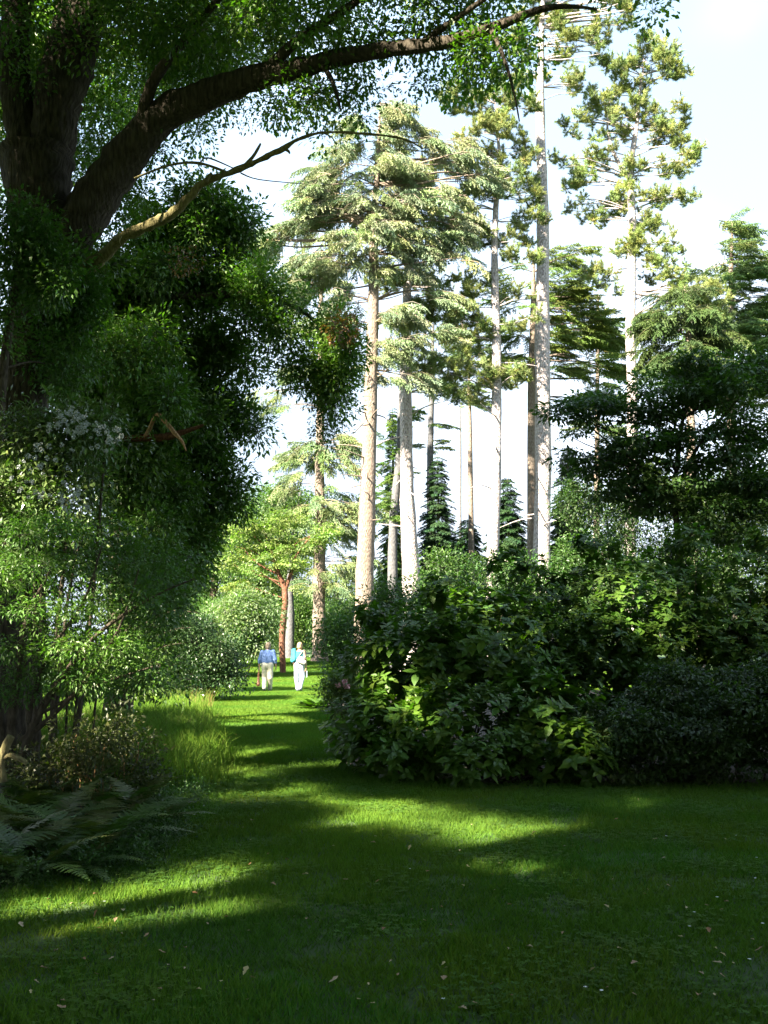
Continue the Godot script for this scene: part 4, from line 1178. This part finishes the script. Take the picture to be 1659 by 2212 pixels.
# ---------------------------------------------------------------- the left-hand bed
func left_bed() -> void:
	var white := shrub("flowering_shrub", "tall shrub with clusters of white blossom in front of the evergreen", "shrub", blobs_px([[60, 960, 80, 70], [150, 950, 80, 60], [230, 950, 60, 50], [30, 1060, 90, 80], [140, 1050, 90, 70], [60, 1180, 90, 80], [170, 1150, 60, 60]], 11.6, 1.0), {"kind": "small", "size": 0.3, "lai": 4.2, "tint": Color(0.1, 0.16, 0.05), "stems": 9, "stem": 0.03, "surface": "gloss"})
	var bloom := []
	for k in 3:
		var mb := Mb.new()
		for i in 26:
			var p := ball().normalized()
			leaf(mb, p * 0.5, (p + ball() * 0.8).normalized(), p, 0.55, 0.5, OVATE, 0.2, 0.2, grey(0.9, 1.05))
		bloom.append(mb.mesh())
	var wm := plain(lin(0.33, 0.37, 0.36), 0.6)
	for i in 130:
		var c: Array = [[170, 920, 60, 25], [100, 960, 80, 60], [240, 950, 50, 36], [90, 1030, 70, 50], [160, 1080, 40, 30], [150, 900, 50, 20]][i % 6]
		var p := ball()
		var q := at(c[0] + p.x * c[2], c[1] + p.y * c[3], 10.7 - rng.randf() * 0.4)
		part("blossom", bloom[i % 3], wm, white, Transform3D(Basis.from_euler(ball() * 3.0).scaled(Vector3.ONE * rng.randf_range(0.02, 0.038)), q - white.position))
	# many-stemmed maple
	var foot := on_land(at(20, 1700, 10.3))
	var maple := thing("japanese_maple", "many stemmed maple spreading feathery leaves above the ferns", "tree", foot)
	for row in [
		[[20, 1720, 26], [25, 1560, 22], [40, 1440, 16], [60, 1330, 12], [110, 1230, 6]],
		[[30, 1700, 22], [70, 1570, 18], [130, 1470, 14], [210, 1370, 10], [330, 1290, 5], [420, 1250, 3]],
		[[10, 1700, 20], [0, 1560, 18], [-30, 1400, 14], [-40, 1260, 8]],
		[[45, 1600, 14], [120, 1540, 10], [200, 1450, 8], [260, 1350, 5], [300, 1230, 3]],
		[[60, 1560, 12], [100, 1420, 9], [180, 1300, 6], [220, 1180, 3]],
		[[90, 1540, 9], [210, 1480, 6], [330, 1440, 3]]]:
		var lm := Mb.new()
		tube_px(lm, row, 10.3, 7, 4, 0.25, foot)
		part("stem", lm.mesh(), mat.darkbark, maple)
	for row in [[[5, 1690, 22], [0, 1650, 20], [12, 1615, 18], [24, 1590, 16]], [[2, 1640, 14], [25, 1632, 12], [58, 1648, 11]]]:
		var lm := Mb.new()
		tube_px(lm, row, 9.6, 8, 4, 0.15, foot)
		part("cut_branch", lm.mesh(), mat.deadwood, maple)
	var f := fill(blobs_px([[60, 1240, 110, 40], [180, 1210, 100, 36, 0.4], [290, 1240, 90, 34, 0.4], [380, 1270, 60, 34, 0.6], [110, 1310, 110, 36], [250, 1310, 100, 34], [350, 1340, 70, 36, 0.4], [60, 1390, 90, 40], [200, 1390, 100, 36], [310, 1410, 80, 40, 0.4], [250, 1460, 80, 36], [140, 1460, 60, 24], [20, 1480, 60, 40], [330, 1480, 50, 36, 0.3], [20, 1160, 70, 50, 0.5], [120, 1140, 80, 36, 0.6], [370, 1210, 60, 20, 0.6]], 10.3, 1.2), "palm", 0.26, 1.9, Color(0.085, 0.17, 0.03), foot, foot)
	spread("foliage", kit.palm, mat.leaf, maple, f[0], f[1])
	shrub("azalea_shrub", "dark azalea with low skirts at the path edge before the walkers", "shrub", blobs_px([[460, 1420, 50, 60], [420, 1400, 50, 70], [490, 1440, 34, 44], [400, 1450, 60, 40], [440, 1470, 70, 22], [350, 1430, 60, 60], [330, 1370, 60, 60], [400, 1340, 50, 50], [290, 1440, 60, 60]], 29.0, 1.0), {"kind": "bush", "size": 0.42, "lai": 4.7, "tint": Color(0.035, 0.07, 0.022), "stems": 6, "surface": "gloss"})
	shrub("laurel_shrub", "dark leafy laurel filling the space behind the maple stems", "shrub", blobs_px([[60, 1190, 110, 100], [180, 1230, 110, 100], [290, 1260, 90, 100], [60, 1370, 100, 80], [190, 1390, 110, 76], [300, 1400, 80, 80]], 14.6, 0.8), {"kind": "bush", "size": 0.36, "lai": 2.6, "tint": Color(0.06, 0.12, 0.025), "stems": 9, "stem": 0.02})
	# low dry undergrowth
	shrub("bramble_bush", "brownish tangle of low stems and small leaves behind the ferns", "shrub", blobs_px([[180, 1620, 90, 60], [260, 1610, 70, 60], [110, 1660, 80, 50], [300, 1680, 50, 50]], 10.0, 1.0), {"kind": "small", "size": 0.2, "lai": 1.8, "tint": Color(0.06, 0.075, 0.022), "stems": 22, "stem": 0.007, "bark": "rawwood"})
	# ferns
	var fronds := []
	for k in 4:
		var mb := Mb.new()
		frond(mb, 0.45 + 0.16 * k)
		fronds.append(mb.mesh())
	var shades := []
	for c in [Color(0.045, 0.095, 0.014), Color(0.058, 0.11, 0.018), Color(0.085, 0.1, 0.022)]:
		var m := foliage(0.5, Color(0.7, 0.85, 0.35))
		m.albedo_color = c.linear_to_srgb()
		shades.append(m)
	var labels := ["fern with one long arching frond above the lawn edge", "low dark fern at the tip of the bed by the grass", "broad fern in the bed with fronds leaning over the soil", "fern tucked under the maple stems beside the cut branch", "upright fern beside the brown tangle of stems", "fern growing at the bed edge facing the path", "small fern between the larger ferns", "spreading fern beneath the bramble tangle", "dark fern deep in the bed behind the front row", "fern at the outer end of the bed near the sunlit lawn"]
	var spots := [[190, 1850, 0.95], [60, 1900, 0.7], [90, 1820, 0.95], [40, 1780, 0.9], [250, 1780, 0.85], [320, 1800, 0.7], [150, 1890, 0.55], [200, 1740, 0.85], [130, 1770, 0.9], [-40, 1880, 0.8]]
	for i in spots.size():
		var p := on_land(ground(spots[i][0], spots[i][1]))
		var fern := thing("fern", labels[i], "fern", p, "ferns in the bed")
		var n := 11 + i % 4
		for j in n:
			var a := TAU * j / n + rng.randf() * 0.4
			var out := Vector3(cos(a), rng.randf_range(0.9, 2.0), sin(a))
			part("frond", fronds[(i + j) % 4], shades[(i * 2 + j) % 3], fern, frame(out, Vector3.UP, spots[i][2] * rng.randf_range(0.72, 1.1), Vector3(cos(a), 0, sin(a)) * 0.05))
	# ground cover and long grass
	var cover := Node3D.new()
	cover.name = "ground_cover"
	cover.set_meta("kind", "stuff")
	cover.set_meta("label", "low leafy weeds along the edge of the fern bed")
	add_child(cover)
	var g := [[], []]
	for i in 260:
		var e: Array = [[40, 1915], [150, 1895], [260, 1865], [340, 1815], [375, 1740], [390, 1670], [300, 1850], [100, 1880]][i % 8]
		var q := on_land(ground(e[0] + rng.randf_range(-70, 60), e[1] + rng.randf_range(-45, 12)))
		g[0].append(Transform3D(Basis(Vector3.UP, rng.randf() * TAU).scaled(Vector3.ONE * rng.randf_range(0.08, 0.17)), q + Vector3(0, 0.06, 0)))
		g[1].append(tinted(Color(0.06, 0.13, 0.03)))
	spread("weeds", kit.bush, mat.leaf, cover, g[0], g[1])
	var tall := Node3D.new()
	tall.name = "long_grass"
	tall.set_meta("kind", "stuff")
	tall.set_meta("label", "unmown bright grass between the maple and the path")
	add_child(tall)
	g = [[], []]
	for i in 330:
		var e: Array = [[350, 1520, 60, 30], [380, 1600, 34, 50], [330, 1640, 60, 60], [250, 1540, 120, 40], [120, 1600, 100, 60], [60, 1540, 100, 30]][i % 6]
		var q := on_land(ground(e[0] + rng.randf_range(-1, 1) * e[2], e[1] + rng.randf_range(-1, 1) * e[3]))
		g[0].append(Transform3D(Basis(Vector3.UP, rng.randf() * TAU).scaled(Vector3(1, rng.randf_range(0.6, 1.3), 1)), q))
		g[1].append(tinted(Color(0.12, 0.21, 0.03) if rng.randf() < 0.93 else Color(0.25, 0.2, 0.09), 0.2))
	spread("grass", [grass_patch(150, 0.42, 0.004, 0.7), grass_patch(150, 0.36, 0.004, 0.9)], mat.grass, tall, g[0], g[1])

# ---------------------------------------------------------------- the right-hand bed
func right_bed() -> void:
	var leaves := []
	for k in 4:
		var mb := Mb.new()
		leaf(mb, Vector3.ZERO, Vector3.UP, Vector3(0, 0, 1), 1.0, 0.5 + 0.04 * k, [[0.0, 0.0], [0.1, 0.5], [0.25, 0.88], [0.42, 1.0], [0.6, 0.86], [0.78, 0.5], [0.92, 0.16], [1.0, 0.0]], 0.12 + 0.06 * k, 0.2 + 0.06 * k, Color.WHITE)
		leaves.append(mb.mesh())
	var shades := []
	for c in [Color(0.085, 0.17, 0.022), Color(0.07, 0.14, 0.02), Color(0.1, 0.19, 0.024), Color(0.08, 0.155, 0.026), Color(0.12, 0.22, 0.028)]:
		var m := foliage(0.4, Color(0.8, 0.95, 0.42))
		m.albedo_color = c.linear_to_srgb()
		shades.append(m)
	shrub("hydrangea_shrub", "large leaved green shrub leaning over the lawn beside the path", "shrub", [
		[Vector3(0.15, 0.5, -12.6), Vector3(0.75, 0.62, 0.7)], [Vector3(1.0, 0.5, -12.3), Vector3(1.0, 0.7, 0.75)], [Vector3(1.9, 0.6, -12.35), Vector3(0.7, 0.75, 0.7)], [Vector3(0.4, 1.35, -13.2), Vector3(0.8, 0.6, 0.7)], [Vector3(1.3, 1.55, -13.3), Vector3(1.0, 0.75, 0.8)], [Vector3(0.1, 1.3, -14.2), Vector3(0.7, 0.75, 0.8)], [Vector3(-0.35, 0.5, -13.4), Vector3(0.45, 0.5, 0.6)], [Vector3(1.0, 0.28, -11.65), Vector3(0.45, 0.26, 0.3)], [Vector3(0.1, 0.3, -12.0), Vector3(0.35, 0.28, 0.3)], [Vector3(2.2, 0.4, -11.65), Vector3(0.4, 0.35, 0.3)], [Vector3(1.6, 0.3, -11.75), Vector3(0.3, 0.25, 0.25)], [Vector3(-0.15, 1.95, -13.7), Vector3(0.25, 0.22, 0.25)], [Vector3(0.8, 2.3, -13.5), Vector3(0.35, 0.25, 0.3)]],
		{"kind": "rosette", "size": 0.135, "lai": 6.5, "tint": Color(0.09, 0.175, 0.022), "stems": 24, "stem": 0.014, "single": 300, "leaves": leaves, "leaf_mats": shades})
	shrub("viburnum_shrub", "tall dark leafy shrub mass below the pale pine trunks", "shrub", [
		[Vector3(2.2, 1.75, -14.2), Vector3(1.1, 0.95, 0.9)], [Vector3(3.4, 1.9, -14.0), Vector3(1.2, 0.95, 1.0)], [Vector3(4.6, 1.95, -13.8), Vector3(1.2, 0.9, 1.0)], [Vector3(5.8, 1.9, -13.6), Vector3(1.2, 1.0, 1.0)], [Vector3(2.6, 1.1, -13.4), Vector3(1.0, 1.0, 0.7)], [Vector3(3.8, 1.2, -13.4), Vector3(1.0, 0.9, 0.7)], [Vector3(5.2, 1.2, -13.2), Vector3(1.2, 0.9, 0.7)], [Vector3(0.9, 1.6, -15), Vector3(1.0, 0.9, 0.9)], [Vector3(1.7, 2.65, -14.2), Vector3(0.35, 0.25, 0.3)], [Vector3(2.9, 2.9, -14), Vector3(0.35, 0.25, 0.3)], [Vector3(4.1, 2.95, -13.9), Vector3(0.4, 0.22, 0.3)], [Vector3(5.2, 2.95, -13.8), Vector3(0.35, 0.25, 0.3)]],
		{"kind": "rosette", "size": 0.11, "lai": 6.0, "tint": Color(0.07, 0.14, 0.02), "stems": 26, "stem": 0.014})
	shrub("azalea_shrub", "low dark fine leaved azalea spreading to the lawn below the leafy mass", "shrub", [
		[Vector3(2.9, 0.45, -12.0), Vector3(0.8, 0.55, 0.6)], [Vector3(3.7, 0.6, -12.1), Vector3(0.9, 0.75, 0.7)], [Vector3(4.6, 0.65, -12.0), Vector3(0.9, 0.8, 0.7)], [Vector3(5.5, 0.7, -11.9), Vector3(0.9, 0.85, 0.7)]],
		{"kind": "plate", "size": 0.22, "lai": 5.0, "tint": Color(0.05, 0.09, 0.018), "stems": 20, "stem": 0.012})
	shrub("currant_shrub", "thin open shrub between the path and the large leaved shrub", "shrub", blobs_px([[760, 1340, 40, 40], [720, 1380, 34, 44], [780, 1400, 40, 50], [740, 1440, 44, 40], [820, 1330, 40, 44], [860, 1310, 40, 40]], 23.0, 0.9), {"kind": "small", "size": 0.34, "lai": 2.4, "tint": Color(0.07, 0.14, 0.03), "stems": 10, "stem": 0.014})
	var pink := shrub("rose_bush", "low bush with a few pale pink flowers beside the path", "shrub", blobs_px([[735, 1475, 30, 28], [770, 1480, 36, 34], [715, 1500, 22, 18], [750, 1520, 40, 24]], 21.0, 0.9), {"kind": "small", "size": 0.26, "lai": 2.8, "tint": Color(0.11, 0.16, 0.035), "stems": 7, "stem": 0.01})
	var rm := plain(lin(0.55, 0.3, 0.3), 0.6)
	for i in 7:
		var mb := Mb.new()
		for k in 14:
			var p := ball().normalized()
			leaf(mb, p * 0.3, (p + ball() * 0.5).normalized(), p, 0.7, 0.6, OVATE, 0.3, 0.2, grey(0.9, 1.1))
		part("flower", mb.mesh(), rm, pink, Transform3D(Basis().scaled(Vector3.ONE * 0.07), at(722 + rng.randf() * 34, 1466 + rng.randf() * 16, 20.3) - pink.position))
	# strap-leaved clump at the path edge
	var spot := on_land(ground(688, 1532))
	var clump := thing("bergenia_clump", "dark clump of broad strap leaves at the edge of the grass path", "plant", spot)
	for i in 60:
		var a := rng.randf() * TAU
		var mb: Material = shades[1]
		part("leaf", leaves[i % 4], mb, clump, frame(Vector3(cos(a), rng.randf_range(0.2, 1.4), sin(a)), Vector3.UP, rng.randf_range(0.28, 0.5), Vector3(cos(a) * rng.randf() * 0.35, 0.02, sin(a) * rng.randf() * 0.3)))
	# dark tree spreading over the bed
	var zoom := func(rows: Array) -> Array:
		var out := []
		for r in rows:
			out.append([973.6 + 0.4132 * r[0], 681.5 + 0.4132 * r[1], r[2] * 0.4132, r[3] * 0.4132] + ([r[4]] if r.size() > 4 else []))
		return out
	tree("ironwood_tree", "dark spreading tree with flat tiers of leaves above the shrubs", "tree", {"depth": 16.5, "trunk": [[1470, 1400, 18], [1468, 1200, 15], [1458, 1080, 12], [1465, 990, 10], [1480, 880, 5]],
		"branches": [[[1462, 1060, 9], [1510, 960, 8], [1580, 880, 6], [1640, 800, 4]], [[1460, 1100, 8], [1400, 1020, 6], [1320, 960, 4], [1250, 900, 3]], [[1462, 1020, 7], [1420, 920, 6], [1400, 850, 4]], [[1470, 1180, 9], [1540, 1100, 7], [1620, 1040, 5]]],
		"crown": zoom.call([[700, 450, 150, 34], [620, 500, 90, 20], [760, 530, 130, 36], [1060, 370, 120, 50], [1130, 440, 150, 50], [1100, 510, 150, 40], [1330, 350, 90, 60], [1500, 290, 130, 60], [1600, 240, 90, 40], [1480, 420, 150, 50], [1600, 380, 100, 60], [720, 640, 110, 26], [820, 710, 150, 36], [1000, 680, 170, 40], [1220, 640, 160, 44], [1420, 600, 150, 50], [1580, 560, 110, 80], [700, 740, 90, 20], [900, 820, 160, 40], [1130, 780, 150, 44], [1350, 780, 170, 50], [1580, 720, 120, 70], [1000, 900, 170, 40], [1250, 900, 170, 44], [1480, 890, 170, 50], [1620, 880, 100, 90], [850, 930, 120, 30], [1130, 1000, 160, 36], [1380, 1010, 170, 40], [1580, 1040, 130, 60], [1500, 1130, 150, 44], [1280, 1100, 140, 36], [600, 620, 50, 12], [1260, 250, 60, 40]]),
		"swell": 1.12, "kind": "plate", "size": 0.34, "lai": 6.0, "tint": Color(0.055, 0.11, 0.024), "thick": 1.2, "clear": 2.0, "rise": 0.3, "limb": 0.8})

# ---------------------------------------------------------------- two walkers
func cloth(c: Color) -> StandardMaterial3D:
	var m := plain(c, 0.9)
	m.heightmap_enabled = true
	m.heightmap_texture = mat.weave
	m.heightmap_scale = 1.2
	m.uv1_triplanar = true
	m.uv1_scale = Vector3.ONE * 2.0
	return m

func people() -> void:
	mat.weave = noise_tex(0.008, Color.BLACK, Color.WHITE, FastNoiseLite.TYPE_SIMPLEX_SMOOTH, 256)
	mat.skin = plain(lin(0.36, 0.2, 0.14), 0.55)
	mat.shoe = plain(lin(0.03, 0.03, 0.07), 0.5)
	var p := on_land(ground(577, 1494))
	person("person in a blue jumper and cream trousers walking away with a brown handbag", p, 0.05, {"stout": 1.12, "head_x": 0.01, "knee": [-0.06, 0.02], "foot": [0.2, -0.16], "lift": [0.05, 0.0], "elbow": [Vector3(-0.07, -0.26, 0.02), Vector3(0.075, -0.26, 0.03)], "wrist": [Vector3(-0.02, -0.23, -0.03), Vector3(0.02, -0.22, -0.08)], "look": 0.1, "hem": 0.93, "neckline": 1.43, "sleeves": true,
		"trousers": cloth(lin(0.46, 0.43, 0.34)), "top": cloth(lin(0.11, 0.18, 0.38)), "hair": plain(lin(0.17, 0.13, 0.09), 0.8)})
	var hold := p + Basis(Vector3.UP, 0.05) * Vector3(-0.295, 0.73, -0.01)
	var bag := thing("handbag", "tan brown handbag hanging from the walker's hand", "bag", hold + Vector3(0, -0.55, 0))
	var tan := plain(lin(0.32, 0.14, 0.07), 0.6)
	var mb := Mb.new()
	blend([[Vector3(0, 0.06, -0.1), Vector3(0, 0.06, 0.1), 0.075, 0.075, Vector3(0.75, 0.8, 1)], [Vector3(0, 0.27, -0.06), Vector3(0, 0.27, 0.06), 0.03, 0.03], [Vector3(0, 0.06, -0.1), Vector3(0, 0.26, -0.06), 0.07, 0.032, Vector3(0.8, 1, 1)], [Vector3(0, 0.06, 0.1), Vector3(0, 0.26, 0.06), 0.07, 0.032, Vector3(0.8, 1, 1)], [Vector3(0, 0.1, 0), Vector3(0, 0.26, 0), 0.07, 0.03, Vector3(0.8, 1, 1)]], 0.014, 0.03, mb)
	part("bag_body", mb.mesh(), tan, bag)
	for s in [-0.02, 0.02]:
		mb = Mb.new()
		tube(mb, [Vector3(s, 0.27, -0.07), Vector3(s * 0.6, 0.42, -0.05), Vector3(0, 0.555, 0), Vector3(s * 0.6, 0.42, 0.05), Vector3(s, 0.27, 0.07)], [0.008, 0.008, 0.008, 0.008, 0.008], 6, 4)
		part("handle", mb.mesh(), tan, bag)
	p = on_land(ground(646, 1494))
	var turn := -0.25
	person("person in a teal vest and pale trousers walking away with a shoulder bag", p, turn, {"stout": 0.95, "head_x": 0.0, "knee": [0.0, -0.05], "foot": [-0.12, 0.16], "lift": [0.0, 0.04], "elbow": [Vector3(-0.05, -0.26, 0.01), Vector3(0.06, -0.27, 0.03)], "wrist": [Vector3(0.0, -0.2, -0.1), Vector3(0.02, -0.23, -0.04)], "look": 0.1, "hem": 0.92, "neckline": 1.34, "sleeves": false,
		"trousers": cloth(lin(0.4, 0.44, 0.5)), "top": cloth(lin(0.02, 0.13, 0.15)), "hair": plain(lin(0.3, 0.21, 0.12), 0.8)})
	var r := Basis(Vector3.UP, turn)
	var cardigan := thing("cardigan", "turquoise cardigan slung over the walker's shoulder", "clothing", p + r * Vector3(-0.17, 1.0, 0.0))
	mb = Mb.new()
	blend([[Vector3(0, 0.39, 0.0), Vector3(-0.03, 0.37, 0.06), 0.045, 0.05], [Vector3(-0.03, 0.37, 0.06), Vector3(-0.04, 0.02, 0.11), 0.05, 0.065, Vector3(1, 1, 0.7)], [Vector3(0.02, 0.36, 0.08), Vector3(0.03, 0.06, 0.12), 0.045, 0.055, Vector3(1, 1, 0.6)], [Vector3(-0.02, 0.38, 0.0), Vector3(-0.06, 0.1, -0.1), 0.045, 0.05]], 0.014, 0.03, mb)
	part("cloth", mb.mesh(), cloth(lin(0.03, 0.22, 0.29)), cardigan)
	cardigan.rotation.y = turn
	var sling := thing("shoulder_bag", "pale grey shoulder bag resting on the walker's back", "bag", p + r * Vector3(0.12, 0.97, 0.15))
	sling.rotation.y = turn
	var grey_bag := plain(lin(0.26, 0.27, 0.22), 0.6)
	mb = Mb.new()
	blend([[Vector3(-0.1, 0.05, 0.02), Vector3(0.1, 0.0, 0.0), 0.07, 0.08, Vector3(1, 1, 0.6)], [Vector3(-0.07, 0.15, 0.02), Vector3(0.06, 0.13, 0.0), 0.045, 0.05, Vector3(1, 1, 0.6)]], 0.014, 0.04, mb)
	part("bag_body", mb.mesh(), grey_bag, sling)
	mb = Mb.new()
	tube(mb, [Vector3(-0.1, 0.16, 0.02), Vector3(0.0, 0.33, -0.06), Vector3(0.06, 0.415, -0.14), Vector3(0.1, 0.3, -0.2), Vector3(0.1, 0.13, -0.04)], [0.01, 0.01, 0.01, 0.01, 0.01], 6, 4)
	part("strap", mb.mesh(), grey_bag, sling)
	var paper := thing("folded_map", "pale blue folded sheet held beside the walker's trousers", "paper", p + r * Vector3(0.245, 0.58, -0.04))
	paper.rotation.y = turn + 0.5
	for s in 3:
		var box := BoxMesh.new()
		box.size = Vector3(0.003, 0.21, 0.13)
		part("leaf", box, plain(lin(0.5, 0.6, 0.68), 0.7), paper, Transform3D(Basis(Vector3.UP, 0.1 * (s - 1)), Vector3(0.005 * (s - 1), 0, 0)))

# ---------------------------------------------------------------- fallen leaves and daisies on the lawn
func litter() -> void:
	var dry := []
	for k in 4:
		var mb := Mb.new()
		leaf(mb, Vector3(0, -0.45, 0), Vector3.UP, Vector3(0, 0, 1), 0.95, 0.6, LOBED, 0.35 + 0.1 * k, -0.3 + 0.2 * k, Color.WHITE)
		dry.append(mb.mesh())
	var tones := []
	for c in [Color(0.32, 0.21, 0.12), Color(0.4, 0.31, 0.2), Color(0.24, 0.12, 0.05), Color(0.42, 0.35, 0.17)]:
		tones.append(plain(c.linear_to_srgb(), 0.8))
	var spots := [[45, 2025], [98, 2010], [265, 1984], [205, 1948], [345, 1945], [420, 1950], [205, 1996], [250, 2006], [315, 2045], [95, 2115], [180, 2095], [400, 2070], [350, 2080], [620, 1873], [545, 1785], [805, 1835], [885, 1848], [925, 1900], [1020, 1795], [1155, 1812], [1330, 1785], [1415, 1828], [1485, 1980], [1570, 1965], [1532, 2035], [1370, 2107], [1510, 2180], [830, 2028], [720, 2150], [530, 2128], [1310, 1980], [1145, 2070], [1640, 2080], [1280, 2120], [960, 2140], [660, 1905], [745, 1920], [490, 1925], [590, 1930], [1000, 2205], [130, 2205], [1550, 2105]]
	for i in 150:
		var q: Vector3
		if i < spots.size():
			q = ground(spots[i][0], spots[i][1])
		else:
			q = ground(rng.randf_range(-40, 1700), 1700.0 + 500.0 * pow(rng.randf(), 0.7))
			var m := Vector2(q.x, q.z)
			if Geometry2D.is_point_in_polygon(m, bed_left) or Geometry2D.is_point_in_polygon(m, bed_right):
				continue
		var s := rng.randf_range(0.036, 0.056) if i < spots.size() else rng.randf_range(0.016, 0.034)
		var o := part(named("fallen_leaf"), dry[i % 4], tones[rng.randi() % 4], self, frame(Vector3(rng.randf_range(-1, 1), rng.randf_range(-0.15, 0.3), rng.randf_range(-1, 1)), Vector3.UP, s, on_land(q, 0.05)))
		tag(o, "dry tan oak leaf lying on the mown grass", "leaf", "fallen leaves on the lawn")
	for i in 16:
		var e: Array = [[1635, 1865], [1648, 2010], [1590, 1815], [1440, 1818], [1632, 1910], [1550, 1953], [1490, 2020], [1265, 2150], [958, 2178], [440, 1750], [225, 1962], [885, 1890], [1300, 2160], [1620, 2090], [1500, 1985], [420, 1770]][i]
		var mb := Mb.new()
		tube(mb, [Vector3(0, 0, 0), Vector3(0.002, 0.02, 0), Vector3(0, 0.036, 0)], [0.0008, 0.0008, 0.0008], 4, 1, 0.0, Color(0.1, 0.25, 0.03))
		for k in 12:
			var a := TAU * k / 12
			leaf(mb, Vector3(0, 0.036, 0), Vector3(cos(a), 0.25, sin(a)), Vector3.UP, 0.011, 0.005, RHOMB, 0.0, 0.1, Color.WHITE)
		var o := part(named("daisy"), mb.mesh(), mat.petal, self, Transform3D(Basis(), on_land(ground(e[0], e[1]))))
		tag(o, "tiny white daisy in the mown grass", "flower", "daisies in the lawn")
